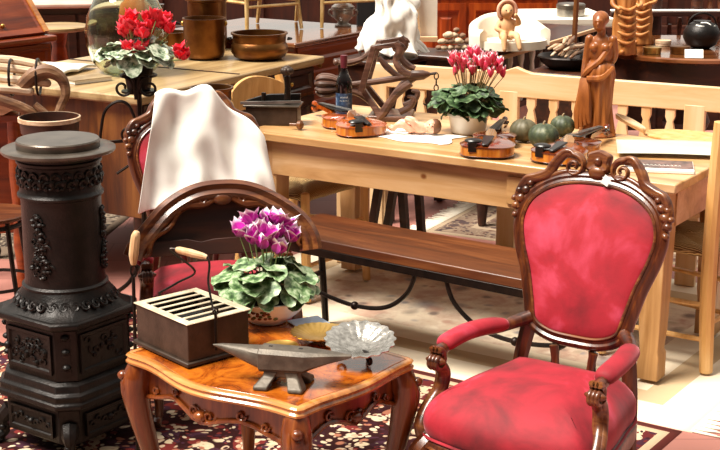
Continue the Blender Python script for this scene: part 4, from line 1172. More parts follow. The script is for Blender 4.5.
lo, hi = on_table(372, 140), on_table(313, 116)
d = (hi - lo).normalized(); violin('orange-brown violin lying flat beside the wine bottle', lo + d * .02 , hi, TH + .004, GV, 'violin')
lo, hi = on_table(484, 161), on_table(510, 126)
violin('violin seen end-on in front of the white flower pot, chin rest towards the viewer', lo, hi, TH + .004, GV, 'violin_dark')
lo, hi = on_table(550, 167), on_table(607, 141)
violin('dark glossy violin in front of the pumpkins, scroll pointing at the statue', lo, hi, TH + .004, GV, 'violin_dark')

# wine bottle
q = on_table(343, 119)
t = thing('wine_bottle', 'dark wine bottle with a blue label beside the violin', 'bottle', (q.x + .005, q.y - .05, TH + .001))
t.scale = (.92, .92, .9)
bt = MB().lathe([(0, 0), (.035, 0), (.037, .004), (.037, .17), (.035, .19), (.022, .215), (.0145, .235), (.0135, .29), (.0155, .292), (.0155, .302), (.0135, .303), (0, .303)], 36).build('glass', 'bottle_glass', t, smooth=50)
MB().lathe([(.0142, .245), (.0152, .246), (.0165, .292), (.0165, .304), (.0, .305)], 24).build('capsule', plain('capsule', '#4a1420', '#64202c', .35), t)
def label_mat():
    m = NT('wine_label'); v = m.coord()
    m.set(base_color=m.ramp(m.noise(v, 40, 3), [(.42, '#22344e'), (.56, '#3c5474'), (.72, '#8494a8')]), roughness=.5); return m.m
b = MB(); b.loft([[V((.0375 * math.cos(a), .0375 * math.sin(a), z)) for a in [math.radians(-190 + 10 * i) for i in range(21)]] for z in (.035, .13)], closed=False)
lb = b.build('label', label_mat(), bt, smooth=180)
b = MB()
for k, (z, n, w_) in enumerate(((.112, 6, .0035), (.096, 8, .002))):
    for i in range(n):
        a = math.radians(-90 + (i - (n - 1) / 2) * 9); r = .0378; b.tube([V((r * math.cos(a), r * math.sin(a), z - w_)), V((r * math.cos(a + .04), r * math.sin(a + .04), z + w_ * (1 if i % 2 else .4)))], .0007, 4)
b.build('print', 'paper', lb)

# baby doll
def limb_mesh(parts, caps, voxel, name, m, parent, relax=4, noisy=None):
    b = MB()
    for pts, rad in parts: b.tube(cr(pts, 4), rad, 8)
    for p in parts:
        b.ell(p[0][0], p[1][0], nu=8, nv=6); b.ell(p[0][-1], p[1][-1], nu=8, nv=6)
    for c in caps: b.ell(c[0], c[1], c[2] if len(c) > 2 else None, 14, 10)
    return b.build(name, m, parent, smooth=180, remesh=voxel, relax=relax, noisy=noisy)
q = on_table(420, 137)
t = thing('baby_doll', 'small bare baby doll lying on its back on white paper next to the flower pot', 'doll', (q.x, q.y + .02, TH + .004), TANG + math.radians(18))
M['doll_skin'] = plain('doll_skin', '#d99a7c', '#e9b89c', .4, 0, 25)
limb_mesh([([(-.005, -.02, .030), (-.03, -.03, .055), (-.05, -.028, .062)], [.012, .010, .008]), ([(-.01, .02, .032), (-.035, .025, .055), (-.06, .03, .058)], [.012, .010, .008]),
           ([(-.035, -.016, .022), (-.075, -.03, .042), (-.105, -.022, .020), (-.122, -.026, .026)], [.016, .014, .010, .008]), ([(-.035, .016, .022), (-.08, .03, .04), (-.11, .034, .016), (-.125, .036, .02)], [.016, .014, .010, .008])],
          [((.0, 0, .026), (.036, .026, .024)), ((-.035, 0, .022), (.024, .025, .021)), ((.052, -.002, .034), (.030, .027, .029)), ((.035, -.028, .036), .0045), ((.058, -.020, .052), (.006, .006, .006)), ((.050, -.030, .036), (.005, .004, .008))],
          .0035, 'body', 'doll_skin', t, 3)
b = MB(); b.ell(V((.062, .002, .034)), (.026, .029, .031)); b.build('hair', 'hair', t, noisy=None)
b = MB()
for x, y, z in ((.046, -.0285, .045), (.058, -.028, .038)): b.ell(V((x, y + .001, z)), .0028, nu=6, nv=5)
b.build('eyes', 'black', t)
q = on_table(420, 138); n_ = 8
b = MB(); b.grid(lambda a, v: V(((a - .5) * .34 + .02 * math.sin(v * 7), (v - .5) * .20 + .015 * math.sin(a * 9), .002 + .003 * abs(mnoise.noise(V((a * 6, v * 6, 8)))))), 30, 20)
o = b.build('paper_sheet', 'white_cloth', None, smooth=180, solid=.001); o.location = (q.x - .02, q.y + .0, TH + .0005); o.rotation_euler.z = TANG; tag(o, 'crumpled white paper sheet under the baby doll', 'paper')

# box with knobbed handle
q = on_table(268, 127)
t = thing('iron_box_press', 'dark iron box with slanted lid and upright knobbed handle at the table end', 'tool', (q.x + .02, q.y + .06, TH + .001), math.radians(-6))
MB().box((0, 0, .038), (.215, .11, .076)).build('body', 'box_metal', t, bevel=.004)
MB().box((0, 0, .080), (.235, .125, .008)).build('rim_plate', 'iron_top', t, bevel=.002)
b = MB(); b.prism([(-.125, .088), (.11, .088), (.11, .122), (-.02, .118), (-.06, .110)], -.01, .01, lambda p: V((p.x, p.z + .03, p.y))); b.build('lid', 'iron', t, bevel=.002)
b = MB(); b.beam((-.13, -.045, .090), (.12, -.03, .098), .010, .010); b.build('slide_bar', 'pewter', t)
h = MB().tube([V((.06, -.01, .09)), V((.062, -.01, .15)), V((.06, -.01, .20))], [.016, .009, .012, .008, .013], 10).build('handle', 'iron_rod', t)
b = MB(); 
for k in range(7):
    a = 2 * PI * k / 7; b.ell(V((.06 + .015 * math.cos(a), -.01 + .015 * math.sin(a), .222)), .014, nu=8, nv=6)
b.ell(V((.06, -.01, .222)), .022); b.build('handle_knob', 'box_metal', h)
MB().tube([V((-.04, .0, .09)), V((-.04, 0, .128))], [.010, .008, .010], 8).build('pin', 'iron_rod', t)
q = on_table(299, 131)
t = thing('wooden_stopper', 'small turned wooden stopper lying beside the iron box', 'stopper', (q.x, q.y, TH + .021), math.radians(-20))
MB().lathe([(0, -.04), (.006, -.04), (.007, -.01), (.017, -.004), (.019, .01), (.010, .018), (0, .019)], 16, (0, 0, 0), R3(PI / 2, 'Y')).build('turned_shaft', 'chest_oak', t)

# carved wooden contraption: long axle through crossed scrolled frames
def reel():
    a, b_ = spot_y(322, 92, 5.62), spot_y(432, 92, 5.52)
    q = on_table(374, 130); c = V((q.x + .0, q.y + .27, TH))
    t = thing('carved_reel', 'dark carved wooden reel with crossed scrolled frames, long axle and hanging chain', 'antique tool', (c.x, c.y, TH + .002), math.radians(-8))
    t.scale = (1.12, 1, 1.04); S = 1 / 1400 * 5.65
    def X(px, py, d=0): return V(((px - 375) * S, d, (127 - py) * S * 1.0))
    def bm(n, p, r, w=1.0): return MB().tube(cr(p, 5), r, 8, ex=w).build(n, 'mahogany', t)
    M['reel_wood'] = wood('reel_wood', '#2a1810', '#57382a', '#846050', .4, 0, 1.6, .15, False, .3)
    ax = MB(); L = [X(318, 96), X(420, 86)]
    ax.tube([X(330, 98), X(350, 95), X(370, 92), X(392, 88), X(402, 86), X(412, 84), X(422, 83), X(428, 82)], [.012, .012, .013, .014, .013, .022, .020, .008], 10); ax.build('axle', 'reel_wood', t)
    MB().tube([X(428, 82), X(434, 81)], .006, 6).build('spindle', 'iron_rod', t)
    for d in (-.09, .09):
        b = MB(); b.beam(X(378, 52, d), X(366, 98, d), .022, .026, (0, 1, 0)); b.beam(X(366, 96, d * .6), X(384, 122, d), .022, .026, (0, 1, 0)); b.beam(X(376, 54, d), X(400, 50, d), .020, .02, (0, 1, 0)); b.build('frame_post', 'reel_wood', t, bevel=.003)
        b = MB(); b.tube(cr([X(398, 48, d), X(402, 56, d), X(398, 66, d), X(404, 76, d), X(412, 80, d)], 5), [.014, .016, .011, .016, .012], 8); sp = spiral(0, 0, .022, .005, 0, 7, 18); b.tube([X(400, 54, d) + V((k.x, 0, k.y)) for k in sp], .008, 6); b.build('scroll_arm', 'reel_wood', t)
        b = MB(); b.tube(cr([X(412, 88, d), X(402, 96, d), X(394, 106, d), X(388, 117, d), X(382, 125.0, d)], 5), [.016, .018, .014, .018, .014], 8); b.build('scroll_arm', 'reel_wood', t)
    for pts in (((340, 72), (352, 72), (364, 68), (374, 60)), ((338, 104), (350, 100), (362, 104), (372, 112), (380, 122)), ((380, 66), (388, 76), (398, 84), (410, 86))):
        bm('curved_arm', [X(*p) for p in pts], [.009, .014, .011, .012]).data.materials[0] = M['reel_wood']
    for p_, r_ in ((X(380, 56), .017), (X(340, 72), .014)): MB().ell(p_, r_).build('boss', 'reel_wood', t)
    b = MB(); b.box(X(392, 124.3) , (.16, .20, .02)); b.build('foot_board', 'reel_wood', t, bevel=.004)
    for k in range(2): 
        MB().tube(cr([X(402, 118, -.08 + .16 * k), X(412, 112, -.08 + .16 * k), X(415, 104, -.08 + .16 * k), X(409, 102, -.08 + .16 * k)], 5), [.014, .012, .010, .006], 8).build('scroll_foot', 'reel_wood', t)
    for k in range(9):
        a0 = 2 * PI * k / 9; b = MB(); r = .030
        b.tube(cr([X(346, 96) + V((0, r * .4 * math.cos(a0), r * .4 * math.sin(a0))), X(336, 96) + V((0, r * 1.2 * math.cos(a0), r * 1.2 * math.sin(a0))), X(326, 96) + V((0, r * 1.3 * math.cos(a0), r * 1.3 * math.sin(a0))), X(321, 96) + V((0, r * .9 * math.cos(a0), r * .9 * math.sin(a0)))], 4), [.008, .011, .012, .008], 7)
        b.build('claw', 'reel_wood', t)
    for k in range(4):
        zz = 84 + k * 6; b = MB(); al = (k % 2) * PI / 2
        b.tube([X(434, zz) + V((.008 * math.cos(q_) * math.cos(al), .008 * math.cos(q_) * math.sin(al), .014 * math.sin(q_))) for q_ in [i * PI / 6 for i in range(12)]], .0025, 6, True); b.build('chain_link', 'iron_rod', t)
    MB().tube(cr([X(434, 104), X(436, 112), X(430, 116), X(422, 112)], 5), .003, 6).build('hook', 'iron_rod', t)
    return t
reel()

# pumpkins
for px, py, r, m, lb_ in ((526, 145, .052, 'pumpkin_brown', 'dull brown-green round pumpkin closest to the flower pot'), (565, 139, .047, 'pumpkin', 'dark green pumpkin closest to the wooden statue'), (546, 152, .056, 'pumpkin', 'striped green pumpkin in front of the other two')):
    q = on_table(px, py); t = thing('pumpkin', lb_, 'pumpkin', (q.x - .005, q.y + .045, TH + .001), 0, 'pumpkins on the table')
    MB().lathe([(0, .10 * r)] + [(r * 1.06 * math.sin(PI * k / 14) ** .9, r * .86 * (1 - math.cos(PI * k / 14))) for k in range(1, 14)] + [(0, r * 1.62)], 60, fn=lambda a, z: 1 - .06 * abs(math.cos(a * 5)) ** 4).build('fruit', m, t, smooth=180)
    MB().tube(cr([(0, 0, r * 1.58), (0, .002, r * 1.75), (.006, .004, r * 1.85)], 4), [r * .12, r * .08, r * .10], 7).build('stem', 'stem', t)

# statue
def statue():
    q = on_table(597, 142)
    t = thing('wooden_statue', 'carved brown wooden statue of a draped standing figure on the pine table', 'statue', (q.x + .02, q.y + .12, TH + .001), math.radians(-18))
    H = .475; k = H / 1.72
    P3 = lambda x, y, z: V((x * k, y * k, z * k))
    parts = [([P3(-.08, 0, .90), P3(-.10, -.03, .50), P3(-.10, .0, .08)], [.11 * k, .085 * k, .06 * k]), ([P3(.08, 0, .90), P3(.11, -.05, .50), P3(.10, -.02, .08)], [.11 * k, .085 * k, .06 * k]),
             ([P3(-.165, .0, 1.38), P3(-.20, .0, 1.12), P3(-.215, -.08, .90), P3(-.21, -.14, .80)], [.065 * k, .055 * k, .045 * k, .04 * k]),
             ([P3(.165, .0, 1.38), P3(.19, .06, 1.14), P3(.10, .10, .98)], [.065 * k, .055 * k, .045 * k]),
             ([P3(0, .0, 1.40), P3(0, -.02, 1.55)], [.07 * k, .06 * k])]
    caps = [(P3(0, 0, 1.22), (.16 * k, .11 * k, .25 * k)), (P3(0, 0, .98), (.17 * k, .13 * k, .16 * k)), (P3(-.03, -.05, 1.62), (.095 * k, .11 * k, .13 * k)), (P3(-.02, .0, 1.66), (.11 * k, .115 * k, .11 * k)),
            (P3(-.03, -.165, 1.60), (.018 * k, .03 * k, .035 * k)), (P3(-.03, -.15, 1.655), (.06 * k, .02 * k, .018 * k)), (P3(-.03, -.15, 1.55), (.032 * k, .02 * k, .012 * k)), (P3(-.09, -.09, 1.27), (.06 * k, .05 * k, .06 * k)), (P3(.08, -.09, 1.27), (.06 * k, .05 * k, .06 * k)),
            (P3(-.23, -.15, .78), (.035 * k, .04 * k, .06 * k))]
    limb_mesh(parts, caps, .0038, 'body', 'statue_wood', t, 3)
    b = MB()
    def skirt(a, z):
        f = max(0, min(1, (1.05 - z / k) / 1.05))
        return 1 + (.10 * math.sin(a * 9 + 4 * f) + .07 * math.sin(a * 17 + 1.5 - 3 * f)) * (.3 + f)
    pr = [(.12, 1.08), (.19, 1.03), (.215, .90), (.19, .70), (.185, .45), (.205, .20), (.235, .03), (.23, .0), (0, .0)]
    b.lathe([(r * k, z * k) for r, z in pr], 64, fn=skirt)
    b.build('robe', 'statue_wood', t, smooth=180)
    b = MB()
    for i in range(4):
        b.tube(cr([P3(-.22 + .02 * i, -.16, .84), P3(-.23 + .035 * i, -.22, .62), P3(-.26 + .05 * i, -.24, .35), P3(-.25 + .055 * i, -.25, .12 + .03 * i)], 5), [.03 * k, .045 * k, .055 * k, .03 * k], 7)
    b.tube(cr([P3(.16, -.02, 1.34), P3(.02, -.15, 1.10), P3(-.14, -.16, .96), P3(-.22, -.14, .86)], 5), [.03 * k, .045 * k, .05 * k, .035 * k], 7)
    b.tube(cr([P3(.20, -.08, 1.0), P3(.05, -.20, .86), P3(-.15, -.20, .84)], 5), [.03 * k, .05 * k, .04 * k], 7)
    b.build('sash', 'statue_wood', t)
    b = MB(); b.ell(P3(-.02, .02, 1.67), (.122 * k, .125 * k, .11 * k)); b.ell(P3(-.02, .12, 1.64), .05 * k); b.build('hair', 'statue_wood', t)
    MB().lathe([(0, 0), (.26 * k, 0), (.27 * k, .02 * k), (.25 * k, .05 * k), (0, .05 * k)], 20).build('base', 'statue_wood', t)
    return t
statue()
# cream shell-like scoop behind the statue
q = on_table(624, 139)
t = thing('cream_scoop', 'pale curved wooden scoop leaning behind the statue base', 'scoop', (q.x + .035, q.y + .06, TH + .004), math.radians(-40))
b = MB(); b.grid(lambda a, v: V(((a - .5) * .13, (v - .5) * .05 * (1 - (2 * a - 1) ** 2 * .8), .012 + .045 * (1 - a) + .02 * (2 * v - 1) ** 2)), 12, 8); b.build('bowl', 'pine_pale', t, smooth=180, solid=.006)

# magazines and papers
def on_t2(px, py, z): return spot(px, py, TH + z)
q = on_t2(668, 172, .004)
t = thing('photo_booklet', 'booklet with a dark brown photographic cover lying under a pale sheet', 'booklet', (q.x - .02, q.y + .06, TH + .001), TANG + math.radians(22))
MB().box((0, 0, .006), (.24, .17, .011)).build('pages', 'paper', t, bevel=.001)
M['photo_print'] = plain('photo_print', '#2e1a16', '#7a564c', .3, 0, 30)
cv = MB().box((0, .012, .0122), (.236, .135, .0012)).build('cover', 'photo_print', t)
b = MB(); rr = random.Random(21)
for i in range(11):
    x = -.075 + .014 * i; h = .010 + .010 * rr.random(); b.tube([V((x, -.02, .0133)), V((x + .006, -.02 + h, .0133)), V((x + .011, -.018, .0133))], .0011, 4)
b.build('lettering', 'paper', cv)
q = on_t2(672, 150, .015)
M['sheet'] = plain('pale_sheet', '#b0b2a0', '#c2c4b4', .35, 0, 4)
t = thing('paper_sheet', 'large pale cream sheet spread over the booklet at the table end', 'paper', (q.x + .01, q.y + .02, TH + .0145), TANG + math.radians(24))
MB().grid(lambda a, v: V(((a - .5) * .42, (v - .5) * .27, .001 + .004 * math.sin(a * 3))), 16, 10).build('sheet', 'sheet', t, smooth=180, solid=.001)
q = on_t2(690, 139, .006)
t = thing('drawing_board', 'thin round-edged wooden board lying flat behind the pale sheet', 'board', (q.x, q.y + .04, TH + .001), TANG)
MB().lathe([(0, 0), (.18, 0), (.182, .004), (.18, .008), (0, .008)], 48, fn=None).build('board', 'chair_beech', t); t.scale = (1, .62, 1)

# sawhorse legs glimpsed under the table
q0 = spot(371, 262, 0); q1 = spot(411, 262, 0)
t = thing('trestle', 'dark wooden trestle with splayed legs standing beneath the pine table', 'trestle', (q0.x, q0.y, 0), TANG)
for y in (0, .14):
    MB().beam((-.02, y, .01), (.045, y, .385), .030, .034).build('leg', 'dark_oak', t); MB().beam((.20, y, .01), (.165, y, .385), .030, .034).build('leg', 'dark_oak', t)
MB().box((.105, .07, .395), (.22, .22, .02)).build('top_beam', 'dark_oak', t, bevel=.003)
# ================================================================ furniture and wares further back
def corner_piece(p, q):
    """near corner p and end of the front edge q -> angle and length; local x runs along the front, y goes back"""
    d = q - p; return math.atan2(d.y, d.x), V((d.x, d.y, 0)).length
def moulded_top(t, L, W, z, th, m, name='top', over=.02, x0=0, y0=0):
    b = MB(); P4 = lambda o, zz: [V((x0 - o, y0 - o, zz)), V((x0 + L + o, y0 - o, zz)), V((x0 + L + o, y0 + W + o, zz)), V((x0 - o, y0 + W + o, zz))]
    b.loft([P4(over - .012, z - th), P4(over - .002, z - th + .006), P4(over, z - th * .55), P4(over, z - .006), P4(over - .004, z)])
    return b.build(name, m, t, smooth=None, bevel=.003)
def panel_front(b, x0, x1, z0, z1, y=0, dep=.012, fr=.045):
    P5 = lambda o, d: [V((x0 + o, y + d, z0 + o)), V((x1 - o, y + d, z0 + o)), V((x1 - o, y + d, z1 - o)), V((x0 + o, y + d, z1 - o))]
    b.loft([P5(0, .004), P5(0, -dep), P5(fr, -dep), P5(fr + .012, 0.0), P5(fr + .05, .002), P5(fr + .065, -dep * .6)])
    return b

# long sideboard
sp_, sq_ = spot(139, 97, .85), spot(319, 57, .85)
sa, sl = corner_piece(sp_, sq_); SW = 1.0
t = thing('long_sideboard', 'long oak sideboard with pale worn top carrying copper pots and a glass demijohn', 'sideboard', (sp_.x, sp_.y, 0), sa)
moulded_top(t, sl, SW, .85, .04, 'sideboard_top')
MB().box((sl / 2, SW / 2, .56), (sl - .04, SW - .04, .50)).build('body', 'chest_oak', t, bevel=.004)
for i in range(3):
    x0 = .03 + (sl - .06) * i / 3; dr = panel_front(MB(), x0 + .01, x0 + (sl - .06) / 3 - .01, .34, .66, .018).build('door', 'dark_oak', t, smooth=None)
    MB().ell(V((x0 + (sl - .06) / 3 - .05, .0, .52)), .014).build('knob', 'brass', dr)
    dr = panel_front(MB(), x0 + .01, x0 + (sl - .06) / 3 - .01, .68, .80, .018, .012, .02).build('drawer', 'dark_oak', t, smooth=None)
    MB().ell(V((x0 + (sl - .06) / 6, .0, .74)), .012).build('knob', 'brass', dr)
for x in (.06, sl - .06):
    for y in (.06, SW - .06):
        MB().lathe([(.018, .004), (.026, .03), (.02, .06), (.034, .14), (.03, .22), (.036, .26), (.036, .33)], 16, (x, y, 0)).build('leg', 'dark_oak', t)
MB().box((sl * .5, SW * .5, .855 - .003), (.012, SW + .02, .003)).build('seam', 'dark_oak', t)

# glossy chest behind it with gilt chairs on top
cp_, cq_ = spot(289, 45, .90), spot(381, 28, .90)
ca, cl = corner_piece(cp_, cq_); cd_ = V((math.cos(ca), math.sin(ca), 0)); cn_ = V((-cd_.y, cd_.x, 0))
t = thing('mahogany_chest', 'polished mahogany chest with glossy top beneath the gilt chairs', 'chest', (cp_.x + cd_.x * .05, cp_.y + cd_.y * .05, 0), ca)
M['gloss_top'] = wood('gloss_top', '#4a2410', '#6e3c1c', '#8e5630', .12, 0, .7, .8, False, .02)
moulded_top(t, cl - .03, .95, .90, .03, 'gloss_top', over=.01)
MB().box(((cl - .03) / 2, .475, .65), (cl - .05, .93, .46)).build('body', 'redwood', t, bevel=.004)
for x in (.06, cl - .09):
    for y in (.06, .88): MB().lathe([(.02, .004), (.03, .05), (.022, .1), (.034, .25), (.034, .425)], 14, (x, y, 0)).build('leg', 'redwood', t)
for k in (1, 2):
    dr = panel_front(MB(), .03, cl - .06, .20 + .23 * k, .41 + .23 * k, .008, .010, .012).build('drawer', 'redwood', t, smooth=None)
    for x in (.2, cl - .23): MB().lathe([(.006, 0), (.007, .012), (.015, .018), (.013, .028), (0, .03)], 12, (x, 0, .305 + .23 * k), R3(PI / 2, 'X')).build('knob', 'brass', dr)

def gilt_chair(loc, rz, lb_):
    t = thing('gilt_chair', lb_, 'chair', loc, rz, 'gilt chairs standing on the chest')
    w, d = .17, .17
    for s in (-1, 1):
        MB().tube(cr([(s * w, -d, .43), (s * w, -d, .2), (s * (w + .015), -d - .02, .002)], 4), [.014, .013, .010], 8).build('leg', 'gold_wood', t)
        MB().tube(cr([(s * w, d + .04, .002), (s * w, d, .22), (s * w, d, .45), (s * w, d + .05, .88)], 5), [.010, .013, .014, .012], 8).build('leg', 'gold_wood', t)
    def r_(a, b_): MB().tube([V(a), V(b_)], .009, 6).build('stretcher', 'gold_wood', t)
    for z in (.14, .24):
        r_((-w, -d - .01, z), (w, -d - .01, z)); r_((-w, d + .01, z), (w, d + .01, z))
        for s in (-1, 1): r_((s * w, -d - .01, z + .02), (s * w, d + .01, z + .02))
    MB().box((0, 0, .445), (.38, .38, .03)).build('seat', 'gold_wood', t, bevel=.008)
    for z in (.62, .74, .86): MB().tube(cr([(-w, d + .02 + (z - .62) * .1, z), (0, d + .045 + (z - .62) * .1, z), (w, d + .02 + (z - .62) * .1, z)], 4), .011, 6).build('back_rail', 'gold_wood', t)
    for i in range(5): MB().tube([V((-.12 + .06 * i, d + .02, .46)), V((-.12 + .06 * i, d + .055, .86))], .007, 6).build('back_spindle', 'gold_wood', t)
    return t
g = spot(262, 29, .90); gilt_chair((g.x - .04, g.y - .02, .902), ca - math.radians(18), 'gilt spindle chair on the chest directly above the wide copper cauldron')
g = spot(334, 25, .90); gilt_chair((g.x + .02, g.y + .03, .902), ca - math.radians(32), 'gilt spindle chair on the chest beside the pewter urn')
g = spot(343, 27, .90)
t = thing('pewter_urn', 'lidded pewter urn standing at the corner of the polished chest', 'urn', (g.x - .0, g.y + .01, .901))
t.scale = (.84, .84, .9)
ur = MB().lathe([(0, 0), (.055, 0), (.058, .008), (.035, .02), (.038, .03), (.062, .05), (.072, .085), (.07, .10), (.08, .106), (.08, .114), (.06, .118), (0, .118)], 36).build('body', 'pewter', t)
MB().lathe([(.076, .116), (.078, .122), (.055, .138), (.04, .142), (.03, .15), (.012, .155), (.014, .17), (0, .175)], 32).build('lid', 'pewter', t)
for s in (-1, 1): MB().tube(cr([(s * .066, 0, .06), (s * .095, 0, .075), (s * .092, 0, .10), (s * .07, 0, .10)], 5), .006, 6).build('handle', 'pewter', t)

# wares on the sideboard
def lathe_thing(name, label, cat, loc, parts, group=None, n=40):
    t = thing(name, label, cat, loc, 0, group)
    for nm, pr, m in parts: MB().lathe(pr, n).build(nm, m, t, smooth=50)
    return t
SZ = .851
g = spot(125, 77, .85)
t = thing('glass_demijohn', 'big clear pale-green glass demijohn standing behind the red cyclamen', 'demijohn', (g.x, g.y + .10, SZ))
o_ = [(0, 0), (.09, .0), (.125, .012), (.165, .06), (.188, .13), (.192, .19), (.178, .27), (.14, .35), (.085, .41), (.045, .45), (.035, .50), (.042, .51), (.042, .53)]
i_ = [(r - .006 if r > .01 else 0, z + .007 if z < .3 else z) for r, z in o_][::-1]
MB().lathe(o_ + i_, 56).build('glass', 'glass', t, smooth=60)
g = spot(204, 61, .85)
t = lathe_thing('copper_pot', 'tall straight-sided copper pot with iron rim on the sideboard', 'pot', (g.x, g.y + .05, SZ), [('body', [(0, 0), (.07, 0), (.092, .012), (.102, .04), (.104, .19), (.107, .195), (.107, .203), (.101, .203), (.098, .19), (.096, .05), (.07, .015), (0, .012)], 'copper')])
for s in (-1, 1): MB().ell(V((s * .106, 0, .175)), (.010, .014, .014)).build('lug', 'brass', t)
g = spot(258, 63, .85)
t = lathe_thing('copper_cauldron', 'wide low copper cauldron with dark rim at the sideboard end', 'cauldron', (g.x, g.y + .12, SZ), [('body', [(0, 0), (.09, 0), (.125, .012), (.143, .04), (.140, .07), (.130, .085), (.132, .09), (.134, .12), (.142, .124), (.142, .131), (.128, .131), (.124, .09), (.13, .05), (.11, .02), (0, .012)], 'copper')])
for s in (-1, 1): MB().tube([V((s * (.140 + .02 * math.sin(a)), .028 * math.cos(a), .10)) for a in [i * PI / 8 for i in range(9)]], .005, 6).build('handle', 'iron_rod', t)
g = spot(208, 50, .85)
lathe_thing('copper_boiler', 'second tall copper pot with wide dark brim behind the straight-sided pot', 'pot', (g.x, g.y, SZ), [('body', [(0, 0), (.08, 0), (.10, .02), (.102, .05), (.100, .25), (.112, .255), (.112, .265), (.096, .265), (.094, .05), (0, .02)], 'copper')])
g = spot(172, 55, .85)
t = lathe_thing('copper_saucepan', 'low copper pan with arched iron handle beside the tall pot', 'pan', (g.x, g.y, SZ), [('body', [(0, 0), (.07, 0), (.078, .015), (.08, .11), (.083, .115), (.076, .115), (.073, .02), (0, .012)], 'copper')])
MB().tube([V((.08 * math.cos(a), 0, .11 + .055 * math.sin(a))) for a in [i * PI / 14 for i in range(15)]], .005, 6).build('handle', 'iron_rod', t)
g = spot(132, 38, .85)
M['amber_jar'] = plain('amber_jar', '#a04f16', '#c06a24', .2, 0, 8)
lathe_thing('amber_jar', 'amber glazed jar at the back of the sideboard near the demijohn', 'jar', (g.x + .05, g.y - .05, SZ), [('body', [(0, 0), (.06, 0), (.10, .05), (.115, .12), (.10, .2), (.06, .25), (.05, .28), (.06, .29), (.045, .29), (0, .26)], 'amber_jar')])
g = spot(162, 47, .85)
lathe_thing('dark_flask', 'dark glass flask beside the amber jar', 'flask', (g.x + .0, g.y - .03, SZ), [('body', [(0, 0), (.05, 0), (.07, .03), (.065, .08), (.03, .13), (.018, .16), (.018, .22), (.024, .225), (0, .225)], 'bottle_glass')])
# books and ledgers
g = spot(82, 71, .85)
t = thing('ledger', 'open pale ledger lying on the sideboard beside the demijohn', 'book', (g.x - .12, g.y - .06, SZ), sa + .2)
for s in (-1, 1):
    b = MB(); b.grid(lambda a, v: V((s * a * .17, (v - .5) * .26, .012 + .010 * math.sin(a * PI))), 8, 4); b.build('page_block', 'paper', t, smooth=180, solid=.012)
g = spot(97, 79, .85)
M['book_brown'] = plain('book_brown', '#7a6448', '#9a8464', .6)
t = thing('closed_book', 'thin brown book lying in front of the open ledger', 'book', (g.x - .03, g.y - .10, SZ), sa - .3)
MB().box((0, 0, .009), (.19, .12, .016)).build('pages', 'paper', t); MB().box((0, 0, .0185), (.20, .13, .002)).build('cover', 'book_brown', t)

# dark bucket on a stool behind the white cloth
g = spot(211, 86, .94)
t = thing('tall_stool', 'dark round stool holding the iron bucket behind the white cloth', 'stool', (g.x, g.y + .02, 0))
MB().lathe([(0, .64), (.15, .64), (.155, .65), (.155, .668), (.15, .675), (0, .675)], 28).build('seat', 'dark_oak', t)
for k in range(3):
    a = 2 * PI * k / 3 + .4; MB().tube([V((.08 * math.cos(a), .08 * math.sin(a), .645)), V((.15 * math.cos(a), .15 * math.sin(a), .008))], [.018, .014], 8).build('leg', 'dark_oak', t)
t2 = lathe_thing('iron_bucket', 'dark iron bucket with a thin bright rim behind the white cloth', 'bucket', (g.x, g.y + .02, .677), [('body', [(0, 0), (.058, 0), (.062, .006), (.080, .24), (.088, .245), (.088, .252), (.080, .252), (.076, .235), (.058, .012), (0, .010)], 'copper')])

# slant-front bureau
bq = spot(53, 36, .92); bp = spot(-40, 47, .92)
ba, bl = corner_piece(bp, bq)
t = thing('slant_front_bureau', 'red-brown slant-front bureau with closed sloping lid at the picture corner', 'bureau', (bp.x, bp.y, 0), ba)
moulded_top(t, bl, .5, .92, .035, 'redwood', 'writing_ledge', .015)
bd = MB().box((bl / 2, .25, .46), (bl - .02, .48, .84)).build('body', 'redwood', t, bevel=.004)
def sl_(x, f, d=0): 
    y0, z0, y1, z1 = .05, .925, .30, 1.22; return V((x, y0 + (y1 - y0) * f - d * .76, z0 + (z1 - z0) * f + d * .65))
b = MB(); b.loft([[V((.01, .05, .921)), V((.01, .30, 1.22)), V((.01, .5, 1.22)), V((.01, .5, .921))], [V((bl - .01, .05, .921)), V((bl - .01, .30, 1.22)), V((bl - .01, .5, 1.22)), V((bl - .01, .5, .921))]]); b.build('upper_case', 'redwood', t, smooth=None)
b = MB(); b.loft([[sl_(x, f, d) for x, f in ((.0, .0), (bl, .0), (bl, 1.0), (0, 1.0))] for d in (.0, .018)]); b.loft([[sl_(x, f, d) for x, f in ((.05, .08), (bl - .05, .08), (bl - .05, .92), (.05, .92))] for d in (.018, .012)])
ld = b.build('slant_lid', 'redwood', t, smooth=None)
b = MB()
for x in (.012, bl - .012): MB().beam(sl_(x, 0, .020), sl_(x, 1, .020), .03, .012).build('lid_edge', 'moulding', ld)
MB().ell(sl_(bl * .55, .16, .022), .012).build('knob', 'brass', ld)
for k in range(3):
    dr = panel_front(MB(), .03, bl - .03, .10 + .26 * k, .34 + .26 * k, .008, .012, .012).build('drawer', 'redwood', t, smooth=None)
    for x in (.2, bl - .2): MB().ell(V((x, -.004, .22 + .26 * k)), .014).build('knob', 'brass', dr)

